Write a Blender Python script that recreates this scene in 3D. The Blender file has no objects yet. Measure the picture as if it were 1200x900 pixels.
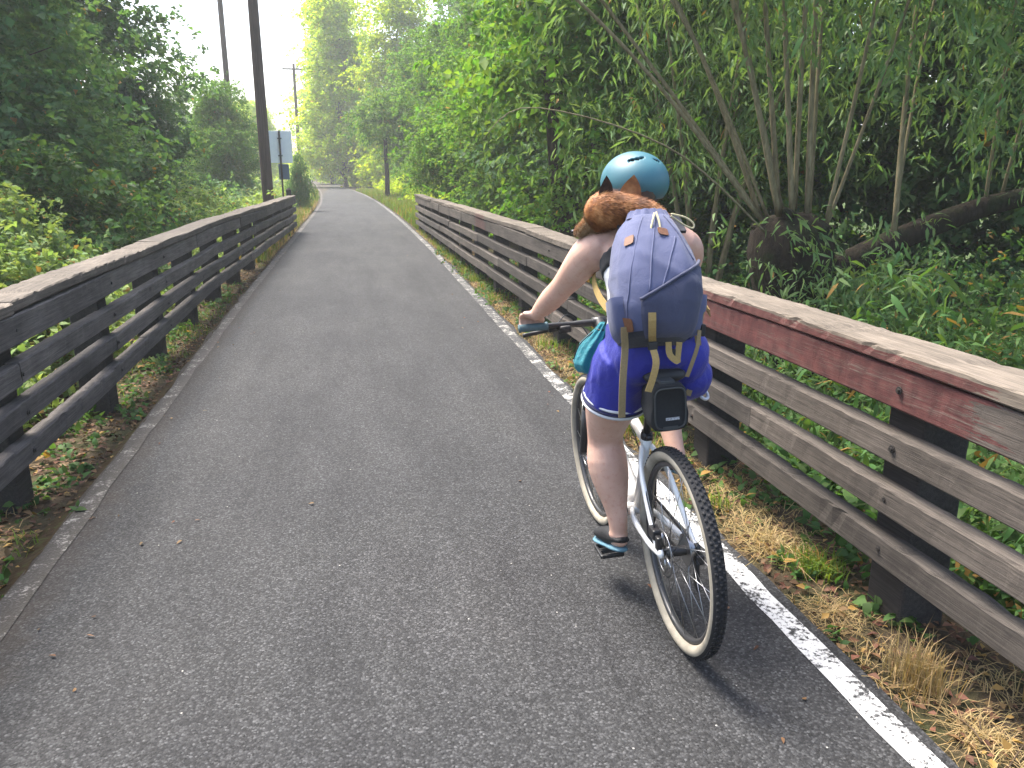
import bpy, math, random
import numpy as np
from math import radians, sin, cos, pi

# ------------------------------------------------------------------ camera, sky, sun, exposure
SC = bpy.context.scene
COL = SC.collection
cam_d = bpy.data.cameras.new('camera'); cam = bpy.data.objects.new('camera', cam_d); COL.objects.link(cam)
cam_d.sensor_width = 36.0; cam_d.lens = 28.5; cam_d.clip_start = 0.05; cam_d.clip_end = 3000
cam.location = (0, 0, 1.6)
cam.rotation_euler = (radians(90 - 14.913), 0, radians(-11.387))
SC.camera = cam

SUN_EL, SUN_AZ = 61.0, -38.0          # azimuth measured from +Y, negative = to the left
world = bpy.data.worlds.new('World'); SC.world = world; world.use_nodes = True
wn = world.node_tree; wn.nodes.clear()
sky = wn.nodes.new('ShaderNodeTexSky'); sky.sky_type = 'NISHITA'; sky.sun_disc = False
sky.sun_elevation = radians(SUN_EL); sky.sun_rotation = radians(SUN_AZ)
sky.dust_density = 4.0; sky.air_density = 1.0; sky.ozone_density = 1.0
bg = wn.nodes.new('ShaderNodeBackground'); bg.inputs['Strength'].default_value = 0.15
wo = wn.nodes.new('ShaderNodeOutputWorld')
wn.links.new(sky.outputs[0], bg.inputs[0]); wn.links.new(bg.outputs[0], wo.inputs[0])
sun_d = bpy.data.lights.new('sun', 'SUN'); sun = bpy.data.objects.new('sun', sun_d); COL.objects.link(sun)
sun_d.energy = 3.2; sun_d.angle = radians(28); sun_d.color = (1.0, 0.95, 0.86)
sun.rotation_euler = (radians(90 - SUN_EL), 0, radians(180 - SUN_AZ))
sun.location = (-20, 30, 60)
SC.view_settings.view_transform = 'Standard'; SC.view_settings.look = 'None'
SC.view_settings.gamma = 1.0; SC.view_settings.use_curve_mapping = False
SC.view_settings.exposure = 1.85
HAZE = 0.0015
SC.cycles.volume_bounces = 2
SC.render.engine = 'CYCLES'
SC.cycles.max_bounces = 7; SC.cycles.diffuse_bounces = 3; SC.cycles.glossy_bounces = 2
SC.cycles.transmission_bounces = 4; SC.cycles.transparent_max_bounces = 4
SC.cycles.use_denoising = True
SC.cycles.sample_clamp_indirect = 6.0

RNG = np.random.default_rng(7)
random.seed(7)

# ------------------------------------------------------------------ material helpers
ALBEDO = 0.74        # common factor on all hard-surface and cloth colours
class NT:
    def __init__(s, name):
        s.m = bpy.data.materials.new(name); s.m.use_nodes = True
        s.t = s.m.node_tree; s.t.nodes.clear()
        s.out = s.n('ShaderNodeOutputMaterial')
    def n(s, typ, **kw):
        nd = s.t.nodes.new(typ)
        for k, v in kw.items(): setattr(nd, k, v)
        return nd
    def l(s, a, b): s.t.links.new(a, b)
    def pos(s, scale=(1, 1, 1), kind='world'):
        if kind == 'world': o = s.n('ShaderNodeNewGeometry').outputs['Position']
        else: o = s.n('ShaderNodeTexCoord').outputs['Object']
        mp = s.n('ShaderNodeMapping'); mp.inputs['Scale'].default_value = scale
        s.l(o, mp.inputs['Vector']); return mp.outputs[0]
    def noise(s, vec, scale, detail=4, rough=0.55, dist=0.0):
        nd = s.n('ShaderNodeTexNoise'); s.l(vec, nd.inputs['Vector'])
        nd.inputs['Scale'].default_value = scale; nd.inputs['Detail'].default_value = detail
        nd.inputs['Roughness'].default_value = rough; nd.inputs['Distortion'].default_value = dist
        return nd.outputs['Fac']
    def voro(s, vec, scale, out='Color'):
        nd = s.n('ShaderNodeTexVoronoi'); s.l(vec, nd.inputs['Vector']); nd.inputs['Scale'].default_value = scale
        return nd.outputs[out]
    def ramp(s, fac, stops, interp='LINEAR'):
        nd = s.n('ShaderNodeValToRGB'); cr = nd.color_ramp; cr.interpolation = interp
        while len(cr.elements) < len(stops): cr.elements.new(0.5)
        for e, (p, c) in zip(cr.elements, stops):
            e.position = p; e.color = (c, c, c, 1) if not hasattr(c, '__len__') else (*c[:3], 1)
        s.l(fac, nd.inputs[0]); return nd.outputs[0]
    def mix(s, fac, a, b, blend='MIX'):
        nd = s.n('ShaderNodeMix', data_type='RGBA', blend_type=blend)
        for sock, v in ((nd.inputs[0], fac), (nd.inputs[6], a), (nd.inputs[7], b)):
            if hasattr(v, 'links'): s.l(v, sock)
            elif hasattr(v, '__len__'): sock.default_value = (*v[:3], 1)
            else: sock.default_value = v if sock == nd.inputs[0] else (v, v, v, 1)
        return nd.outputs[2]
    def math(s, op, a, b=0.0):
        nd = s.n('ShaderNodeMath', operation=op)
        for sock, v in ((nd.inputs[0], a), (nd.inputs[1], b)):
            if hasattr(v, 'links'): s.l(v, sock)
            else: sock.default_value = v
        return nd.outputs[0]
    def sep(s, vec, ax):
        nd = s.n('ShaderNodeSeparateXYZ'); s.l(vec, nd.inputs[0]); return nd.outputs[ax]
    def bump(s, h, strength=0.4, dist=0.01):
        nd = s.n('ShaderNodeBump'); nd.inputs['Strength'].default_value = strength
        nd.inputs['Distance'].default_value = dist; s.l(h, nd.inputs['Height']); return nd.outputs[0]
    def finish(s, col, rough=0.7, normal=None, spec=0.4, metal=0.0, coat=0.0, sheen=0.0, sss=0.0, sssr=None):
        b = s.n('ShaderNodeBsdfPrincipled')
        col = s.mix(1.0, col, ((1.0 if s.m.name in ('sign_back', 'skin', 'frame_white', 'dog_fur') else ALBEDO),) * 3, 'MULTIPLY')
        for k, v in (('Base Color', col), ('Roughness', rough), ('Specular IOR Level', spec), ('Metallic', metal), ('Coat Weight', coat), ('Sheen Weight', sheen)):
            if hasattr(v, 'links'): s.l(v, b.inputs[k])
            elif hasattr(v, '__len__'): b.inputs[k].default_value = (*v[:3], 1)
            else: b.inputs[k].default_value = v
        if sss:
            b.inputs['Subsurface Weight'].default_value = sss; b.inputs['Subsurface Scale'].default_value = 0.01
            b.inputs['Subsurface Radius'].default_value = sssr or (1, .35, .2)
        if normal is not None: s.l(normal, b.inputs['Normal'])
        s.l(b.outputs[0], s.out.inputs[0]); return s.m

def plain(name, col, rough=0.5, spec=0.4, metal=0.0, var=0.12, scale=30.0, bump=0.0, coat=0.0, sheen=0.0):
    t = NT(name); p = t.pos(kind='obj'); f = t.noise(p, scale, 3)
    lo = tuple(c * (1 - var) for c in col); hi = tuple(min(1, c * (1 + var)) for c in col)
    c = t.ramp(f, [(0.3, lo), (0.7, hi)])
    nm = t.bump(t.noise(p, scale * 4, 3), bump, 0.004) if bump else None
    return t.finish(c, rough, nm, spec, metal, coat, sheen)

def leaf_mat(name, col, trans=0.35, hv=0.05, vv=0.45, gloss=0.16, dead=0.004):
    t = NT(name)
    g = t.n('ShaderNodeNewGeometry'); oi = t.n('ShaderNodeObjectInfo')
    r = g.outputs['Random Per Island']
    hs = t.n('ShaderNodeHueSaturation'); hs.inputs['Color'].default_value = (*col, 1)
    r2 = t.n('ShaderNodeTexWhiteNoise', noise_dimensions='1D'); t.l(r, r2.inputs['W'])
    big = t.noise(t.pos(), 0.7, 2)
    h = t.math('ADD', t.math('MULTIPLY', t.math('SUBTRACT', r2.outputs[0], 0.5), hv), 0.5)
    h = t.math('ADD', h, t.math('MULTIPLY', t.math('SUBTRACT', big, 0.5), hv * 0.8))
    v = t.math('ADD', t.math('MULTIPLY', r, vv), 1.0 - vv * 0.5)
    v = t.math('MULTIPLY', v, t.math('ADD', t.math('MULTIPLY', oi.outputs['Random'], 0.25), 0.88))
    t.l(h, hs.inputs['Hue']); t.l(v, hs.inputs['Value']); hs.inputs['Saturation'].default_value = 1.06
    c = t.mix(t.math('GREATER_THAN', r2.outputs[0], 1 - dead), hs.outputs[0], (0.28, 0.17, 0.05))
    d = t.n('ShaderNodeBsdfPrincipled'); t.l(c, d.inputs['Base Color']); d.inputs['Roughness'].default_value = 0.62
    d.inputs['Specular IOR Level'].default_value = gloss
    tr = t.n('ShaderNodeBsdfTranslucent')
    ct = t.mix(1.0, c, (1.25, 1.2, 0.55), 'MULTIPLY'); t.l(ct, tr.inputs[0])
    mx = t.n('ShaderNodeMixShader'); mx.inputs[0].default_value = trans
    t.l(d.outputs[0], mx.inputs[1]); t.l(tr.outputs[0], mx.inputs[2]); t.l(mx.outputs[0], t.out.inputs[0])
    return t.m

MAT = {}
def build_materials():
    # asphalt: aggregate stones, tar between, large soft patches
    def asphalt_nodes(t):
        p = t.pos()
        v = t.voro(p, 125, 'Color'); g = t.sep(v, 0); d = t.voro(p, 125, 'Distance')
        stone = t.ramp(g, [(0.0, 0.010), (0.4, 0.040), (0.75, 0.085), (0.95, 0.130), (1.0, 0.20)])
        fine = t.noise(p, 420, 2)
        stone = t.mix(t.ramp(d, [(0.45, 0.0), (0.85, 0.8)]), stone, (0.022, 0.022, 0.024))
        c = t.mix(0.35, stone, t.ramp(fine, [(0.35, 0.018), (0.65, 0.090)]))
        big = t.noise(p, 0.55, 4, 0.6)
        c = t.mix(1.0, c, t.ramp(big, [(0.3, (0.70, 0.71, 0.75)), (0.7, (0.98, 0.985, 1.0))]), 'MULTIPLY')
        med = t.noise(t.pos((1, 0.25, 1)), 5, 4)
        c = t.mix(1.0, c, t.ramp(med, [(0.3, 0.88), (0.7, 1.10)]), 'MULTIPLY')
        st = t.noise(t.pos((1, 0.12, 1)), 2.4, 5, 0.65)
        c = t.mix(1.0, c, t.ramp(st, [(0.32, (0.74, 0.74, 0.75)), (0.5, (1, 1, 1)), (0.72, (1.16, 1.15, 1.13))]), 'MULTIPLY')
        # rare pale flecks lying on the surface
        fl = t.voro(p, 9, 'Distance')
        c = t.mix(t.ramp(fl, [(0.020, 1.0), (0.035, 0.0)]), c, (0.5, 0.48, 0.44))
        h = t.mix(0.4, t.ramp(d, [(0.0, 1.0), (0.7, 0.0)]), fine)
        return p, c, h
    t = NT('asphalt'); p, c, h = asphalt_nodes(t)
    # brown dirty margin along the left edge of the path
    x = t.sep(p, 0); wob = t.math('ADD', x, t.math('MULTIPLY', t.math('SUBTRACT', t.noise(p, 6, 4), 0.5), 0.22))
    edge = t.ramp(t.math('MULTIPLY', t.math('ADD', wob, 1.42), 1.0), [(0.0, 1.0), (0.30, 0.0)])
    c = t.mix(t.math('MULTIPLY', edge, 0.6), c, (0.075, 0.055, 0.035))
    MAT['asphalt'] = t.finish(c, 0.85, t.bump(h, 0.6, 0.006), 0.22)
    for nm, lo, hi, white in (('line_worn', 0.54, 0.62, (0.34, 0.32, 0.29)), ('line_white', 0.44, 0.50, (0.70, 0.70, 0.69))):
        t = NT(nm); p, c, h = asphalt_nodes(t)
        m = t.mix(0.42, t.noise(p, 60, 5, 0.75), t.noise(p, 8, 4, 0.6))
        if nm == 'line_white':   # thinner, dirtier paint on the far stretch
            m = t.math('SUBTRACT', m, t.ramp(t.math('MULTIPLY', t.sep(p, 1), .05), [(0.2, 0.0), (0.32, 0.075)]))
            white = t.mix(t.ramp(t.math('MULTIPLY', t.sep(p, 1), .05), [(0.2, 0.0), (0.35, 0.75)]), white, (.36, .34, .29))
        if nm == 'line_worn': c = t.mix(0.5, c, (0.060, 0.045, 0.030))
        c = t.mix(t.ramp(m, [(lo, 0.0), (hi, 1.0)]), c, white)
        MAT[nm] = t.finish(c, 0.75, t.bump(h, 0.5, 0.005), 0.35)
    # soil
    t = NT('soil'); p = t.pos()
    f = t.noise(p, 14, 6, 0.65); f2 = t.noise(p, 90, 4)
    c = t.ramp(f, [(0.25, (0.030, 0.022, 0.015)), (0.55, (0.080, 0.058, 0.036)), (0.75, (0.15, 0.11, 0.065))])
    c = t.mix(t.ramp(t.noise(p, 2.2, 4), [(0.45, 0.0), (0.65, 0.7)]), c, (0.045, 0.060, 0.020))
    c = t.mix(t.ramp(t.math('MULTIPLY', t.math('ABSOLUTE', t.sep(p, 0)), .05), [(0.22, 0.0), (0.4, 0.85)]), c, t.ramp(t.noise(p, 1.2, 6, 0.7), [(0.35, (0.035, 0.060, 0.018)), (0.65, (0.095, 0.150, 0.045))]))
    MAT['soil'] = t.finish(c, 0.95, t.bump(t.mix(0.5, f, f2), 0.9, 0.03), 0.1)
    t = NT('moss'); p = t.pos(); f = t.noise(p, 30, 5, 0.7)
    c = t.ramp(f, [(0.3, (0.028, 0.018, 0.010)), (0.5, (0.060, 0.040, 0.020)), (0.68, (0.060, 0.070, 0.022))])
    MAT['moss'] = t.finish(c, 0.95, t.bump(f, 0.8, 0.01), 0.1)
    # weathered timber; grain runs along local Y
    def wood_nodes(t, dark, mid, light):
        tc = t.n('ShaderNodeTexCoord').outputs['Object']; oi = t.n('ShaderNodeObjectInfo')
        off = t.n('ShaderNodeVectorMath', operation='ADD'); t.l(tc, off.inputs[0])
        cm = t.n('ShaderNodeCombineXYZ')
        for i in range(3): t.l(t.math('MULTIPLY', oi.outputs['Random'], 37.0 + 13 * i), cm.inputs[i])
        t.l(cm.outputs[0], off.inputs[1])
        def mp(s):
            m = t.n('ShaderNodeMapping'); m.inputs['Scale'].default_value = s; t.l(off.outputs[0], m.inputs[0]); return m.outputs[0]
        grain = t.noise(mp((1, 0.035, 1)), 70, 6, 0.7, 0.4)
        fine = t.noise(mp((1, 0.02, 1)), 260, 4, 0.7)
        blot = t.noise(mp((1, 0.5, 1)), 3.0, 5, 0.65)
        c = t.ramp(grain, [(0.28, dark), (0.5, mid), (0.75, light)])
        c = t.mix(0.35, c, t.ramp(fine, [(0.35, dark), (0.65, light)]))
        c = t.mix(1.0, c, t.ramp(blot, [(0.3, 0.6), (0.7, 1.3)]), 'MULTIPLY')
        c = t.mix(1.0, c, t.ramp(oi.outputs['Random'], [(0, (0.70, 0.69, 0.69)), (1, (1.25, 1.20, 1.16))]), 'MULTIPLY')
        kn = t.voro(mp((1.6, 0.5, 1.6)), 3.2, 'Distance')
        c = t.mix(t.ramp(kn, [(0.05, 0.8), (0.11, 0.0)]), c, dark)
        h = t.mix(0.5, grain, fine)
        return off.outputs[0], grain, fine, c, h
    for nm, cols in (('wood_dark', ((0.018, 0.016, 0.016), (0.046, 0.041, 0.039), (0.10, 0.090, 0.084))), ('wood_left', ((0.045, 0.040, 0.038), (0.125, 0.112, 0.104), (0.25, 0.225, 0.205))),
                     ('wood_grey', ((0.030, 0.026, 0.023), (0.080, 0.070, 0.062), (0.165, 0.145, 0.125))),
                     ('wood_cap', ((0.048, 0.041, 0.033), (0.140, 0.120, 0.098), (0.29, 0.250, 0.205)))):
        t = NT(nm); o, gr, fi, c, h = wood_nodes(t, *cols)
        MAT[nm] = t.finish(c, 0.85, t.bump(h, 0.7, 0.006), 0.25)
    # rail wood with old red paint between two stretches, flaking to bare grey wood
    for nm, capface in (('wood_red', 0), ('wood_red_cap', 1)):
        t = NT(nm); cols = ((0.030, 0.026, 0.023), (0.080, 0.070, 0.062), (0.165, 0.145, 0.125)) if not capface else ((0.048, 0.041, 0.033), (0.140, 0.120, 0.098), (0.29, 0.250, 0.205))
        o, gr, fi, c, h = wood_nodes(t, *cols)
        pw = t.pos(); y = t.sep(pw, 1); z = t.sep(pw, 2); x = t.sep(pw, 0)
        wob = t.math('ADD', y, t.math('MULTIPLY', t.math('SUBTRACT', t.noise(t.pos((1, .06, 1)), 45, 5, 0.75), 0.5), 1.3))
        a = t.math('GREATER_THAN', wob, 2.0); b = t.math('LESS_THAN', wob, 4.35)
        a2 = t.math('GREATER_THAN', wob, 11.0); b2 = t.math('LESS_THAN', wob, 11.75)
        reg = t.math('MAXIMUM', t.math('MULTIPLY', a, b), t.math('MULTIPLY', t.math('MULTIPLY', a2, b2), 0.6))
        if capface:   # paint ends where the worn top edge begins
            lim = t.math('SUBTRACT', 0.989, t.math('MULTIPLY', t.noise(pw, 9, 3), 0.012))
            reg = t.math('MULTIPLY', reg, t.math('LESS_THAN', z, lim))
        flake = t.ramp(t.mix(0.6, gr, fi), [(0.52, 1.0), (0.66, 0.12)])
        fac = t.math('MULTIPLY', reg, t.math('MULTIPLY', flake, 0.88))
        red = t.ramp(t.noise(pw, 18, 4), [(0.3, (0.075, 0.020, 0.020)), (0.7, (0.150, 0.045, 0.041))])
        c = t.mix(fac, c, red)
        MAT[nm] = t.finish(c, 0.8, t.bump(h, 0.7, 0.006), 0.25)
    t = NT('bark'); p = t.pos((1, 1, 0.25)); f = t.noise(p, 22, 6, 0.7)
    MAT['bark'] = t.finish(t.ramp(f, [(0.3, (0.022, 0.017, 0.013)), (0.7, (0.10, 0.078, 0.055))]), 0.95, t.bump(f, 0.9, 0.03), 0.1)
    t = NT('dark_bark'); p = t.pos((1, 1, 0.25)); f = t.noise(p, 22, 6, 0.7)
    c = t.mix(t.ramp(t.noise(t.pos(), 5, 4), [(0.5, 0.0), (0.65, 0.7)]), t.ramp(f, [(0.3, (0.012, 0.010, 0.008)), (0.7, (0.055, 0.042, 0.030))]), (0.030, 0.042, 0.016))
    MAT['dark_bark'] = t.finish(c, 0.95, t.bump(f, 1.0, 0.04), 0.1)
    t = NT('willow_bark'); p = t.pos((1, 1, 0.2)); f = t.noise(p, 30, 5, 0.7)
    MAT['willow_bark'] = t.finish(t.ramp(f, [(0.3, (0.12, 0.10, 0.052)), (0.7, (0.34, 0.285, 0.16))]), 0.85, t.bump(f, 0.6, 0.01), 0.2)
    t = NT('pole_wood'); p = t.pos((1, 1, 0.05)); f = t.noise(p, 30, 5, 0.7)
    MAT['pole_wood'] = t.finish(t.ramp(f, [(0.3, (0.045, 0.030, 0.024)), (0.7, (0.14, 0.095, 0.075))]), 0.9, t.bump(f, 0.7, 0.01), 0.15)
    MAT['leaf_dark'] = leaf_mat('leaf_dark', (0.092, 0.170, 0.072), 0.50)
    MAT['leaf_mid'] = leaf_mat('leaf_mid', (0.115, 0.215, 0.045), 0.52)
    MAT['leaf_bright'] = leaf_mat('leaf_bright', (0.33, 0.44, 0.045), 0.66)  # sun glow of the far foliage put into a brighter, yellower leaf colour
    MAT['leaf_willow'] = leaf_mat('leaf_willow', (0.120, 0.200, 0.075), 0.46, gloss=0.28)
    MAT['leaf_under'] = leaf_mat('leaf_under', (0.068, 0.130, 0.040), 0.42, vv=0.8, dead=0.05)  # lowered tone puts the shade behind the right fence into the leaf colour
    MAT['leaf_bramble'] = leaf_mat('leaf_bramble', (0.20, 0.28, 0.105), 0.45, dead=0.03)
    MAT['grass_green'] = leaf_mat('grass_green', (0.12, 0.18, 0.035), 0.4, dead=0.12)
    MAT['grass_dry'] = leaf_mat('grass_dry', (0.31, 0.235, 0.12), 0.25, hv=0.03, vv=0.6, dead=0.05)
    MAT['litter'] = leaf_mat('litter', (0.11, 0.065, 0.035), 0.1, hv=0.06, vv=1.1, dead=0.10)
    MAT['twig'] = plain('twig', (0.12, 0.085, 0.055), 0.9, 0.1)
    MAT['flower_yellow'] = leaf_mat('flower_yellow', (0.65, 0.50, 0.05), 0.3)
    # bike and rider
    MAT['tyre'] = plain('tyre', (0.030, 0.030, 0.032), 0.75, 0.3, bump=0.5, scale=120)
    MAT['sidewall'] = plain('sidewall', (0.36, 0.325, 0.26), 0.7, 0.3, var=0.25, scale=14)
    MAT['rim'] = plain('rim', (0.05, 0.05, 0.052), 0.35, 0.5)
    MAT['steel'] = plain('steel', (0.45, 0.45, 0.46), 0.3, 0.5, metal=1.0)
    MAT['black_metal'] = plain('black_metal', (0.022, 0.022, 0.024), 0.4, 0.5)
    MAT['black_plastic'] = plain('black_plastic', (0.02, 0.02, 0.021), 0.55, 0.4)
    MAT['frame_white'] = plain('frame_white', (0.74, 0.74, 0.72), 0.28, 0.5, var=0.06, scale=8, coat=0.4)
    MAT['grip'] = plain('grip', (0.10, 0.17, 0.19), 0.7, 0.3, bump=0.6, scale=80)
    MAT['red_lens'] = plain('red_lens', (0.42, 0.012, 0.018), 0.2, 0.6, coat=0.5)
    MAT['bag_black'] = plain('bag_black', (0.024, 0.026, 0.028), 0.75, 0.25, bump=0.5, scale=150)
    MAT['bag_piping'] = plain('bag_piping', (0.06, 0.065, 0.065), 0.6, 0.3)
    MAT['grey_print'] = plain('grey_print', (0.42, 0.43, 0.45), 0.6, 0.3, var=0.5, scale=220)
    t = NT('skin'); p = t.pos(kind='obj'); f = t.noise(p, 7, 4); f2 = t.noise(p, 60, 3)
    c = t.ramp(f, [(0.3, (0.47, 0.275, 0.205)), (0.7, (0.60, 0.385, 0.30))])
    c = t.mix(t.ramp(f2, [(0.55, 0.0), (0.72, 0.4)]), c, (0.44, 0.20, 0.14))
    MAT['skin'] = t.finish(c, 0.5, t.bump(f2, 0.15, 0.002), 0.4, sss=0.12)
    def cloth(name, col, fold=0.5, scale=9, sheen=0.15, rough=0.8):
        t = NT(name); p = t.pos(kind='obj')
        f = t.noise(p, scale, 4, 0.55, 0.6); w = t.noise(p, 500, 2)
        c = t.ramp(t.noise(p, 5, 3), [(0.3, tuple(x * 0.86 for x in col)), (0.7, tuple(min(1, x * 1.12) for x in col))])
        MAT[name] = t.finish(c, rough, t.bump(t.mix(0.12, f, w), fold, 0.03), 0.25, sheen=sheen)
    cloth('shorts_blue', (0.024, 0.030, 0.32), 0.45, 14, 0.1, 0.55)
    cloth('navy', (0.016, 0.018, 0.07), 0.3)
    cloth('white_cloth', (0.72, 0.73, 0.76), 0.4)
    cloth('black_cloth', (0.02, 0.02, 0.024), 0.3)
    cloth('pack_lavender', (0.098, 0.112, 0.215), 0.32, 10)
    cloth('pack_slate', (0.062, 0.069, 0.122), 0.4, 16)
    cloth('pack_black', (0.028, 0.030, 0.042), 0.3, 12)
    cloth('teal_cloth', (0.010, 0.24, 0.30), 0.9, 16, 0.1, 0.45)
    MAT['leather'] = plain('leather', (0.17, 0.072, 0.035), 0.6, 0.35, bump=0.4, scale=60)
    MAT['webbing'] = plain('webbing', (0.47, 0.33, 0.13), 0.8, 0.2, bump=0.4, scale=200)
    MAT['webbing_dull'] = plain('webbing_dull', (0.30, 0.225, 0.115), 0.8, 0.2, bump=0.4, scale=200)
    MAT['cord'] = plain('cord', (0.62, 0.55, 0.33), 0.8, 0.2)
    t = NT('helmet_teal'); p = t.pos(kind='obj'); f = t.noise(p, 6, 3)
    MAT['helmet_teal'] = t.finish(t.ramp(f, [(0.3, (0.040, 0.155, 0.200)), (0.7, (0.056, 0.190, 0.235))]), 0.48, t.bump(t.noise(p, 200, 2), 0.04, 0.001), 0.45)
    MAT['shoe_black'] = plain('shoe_black', (0.016, 0.016, 0.018), 0.6, 0.3, bump=0.4, scale=60)
    MAT['sole_blue'] = plain('sole_blue', (0.13, 0.26, 0.33), 0.7, 0.3)
    MAT['hair'] = plain('hair', (0.06, 0.032, 0.018), 0.55, 0.3, var=0.4, scale=60)
    t = NT('dog_fur'); p = t.pos(kind='obj'); g = t.n('ShaderNodeNewGeometry').outputs['Random Per Island']
    f = t.noise(p, 16, 4, 0.6)
    c = t.ramp(f, [(0.34, (0.10, 0.032, 0.012)), (0.50, (0.30, 0.115, 0.036)), (0.68, (0.50, 0.25, 0.10))])
    c = t.mix(1.0, c, t.ramp(g, [(0, 0.6), (1, 1.35)]), 'MULTIPLY')
    MAT['dog_fur'] = t.finish(c, 0.6, None, 0.3)
    MAT['dog_pale'] = plain('dog_pale', (0.48, 0.33, 0.19), 0.7, 0.2, var=0.3, scale=50)
    MAT['dog_ear'] = plain('dog_ear', (0.045, 0.020, 0.012), 0.7, 0.2, var=0.5, scale=60)
    MAT['dog_nose'] = plain('dog_nose', (0.012, 0.010, 0.010), 0.3, 0.5)
    MAT['eye'] = plain('eye', (0.02, 0.012, 0.008), 0.1, 0.6)
    MAT['sign_back'] = plain('sign_back', (0.92, 0.95, 0.99), 0.45, 0.4, var=0.05, scale=3)
    MAT['sign_blue'] = plain('sign_blue', (0.10, 0.17, 0.27), 0.5, 0.4, var=0.1)
    MAT['galv'] = plain('galv', (0.20, 0.21, 0.22), 0.5, 0.4, metal=0.4)
    MAT['steel_dark'] = plain('steel_dark', (0.05, 0.045, 0.042), 0.6, 0.4, metal=0.5)
build_materials()

# ------------------------------------------------------------------ mesh helpers
def link(o, parent=None):
    COL.objects.link(o)
    if parent is not None: o.parent = parent
    return o
def tag(o, label=None, cat=None, group=None, kind=None):
    if label: o['label'] = label
    if cat: o['category'] = cat
    if group: o['group'] = group
    if kind: o['kind'] = kind
    return o
def thing(name, label, cat, loc=(0, 0, 0), rot=(0, 0, 0), group=None):
    o = bpy.data.objects.new(name, None); o.empty_display_size = 0.1
    o.location = loc; o.rotation_euler = rot; link(o); return tag(o, label, cat, group)
def mesh(name, V, F, mat, parent=None, smooth=False, off=None):
    me = bpy.data.meshes.new(name)
    V = np.asarray(V, float).reshape(-1, 3)
    if off is not None: V = V - np.asarray(off)
    me.from_pydata(V.tolist(), [], [list(f) for f in F]); me.update()
    if mat: me.materials.append(MAT[mat])
    if smooth: me.polygons.foreach_set('use_smooth', [True] * len(me.polygons))
    o = bpy.data.objects.new(name, me); return link(o, parent)
def fast_mesh(name, V, F, mat, parent=None, smooth=False):
    """V (n,3), F (m,k) numpy arrays"""
    me = bpy.data.meshes.new(name); k = F.shape[1]
    me.vertices.add(len(V)); me.vertices.foreach_set('co', np.asarray(V, np.float32).ravel())
    me.loops.add(F.size); me.loops.foreach_set('vertex_index', F.astype(np.int32).ravel())
    me.polygons.add(len(F)); me.polygons.foreach_set('loop_start', np.arange(0, F.size, k, dtype=np.int32))
    if smooth: me.polygons.foreach_set('use_smooth', np.ones(len(F), bool))
    me.update(calc_edges=True); me.validate()
    if mat: me.materials.append(MAT[mat])
    o = bpy.data.objects.new(name, me); return link(o, parent)
def nrm(v):
    v = np.asarray(v, float); return v / (np.linalg.norm(v, axis=-1, keepdims=True) + 1e-12)
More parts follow.
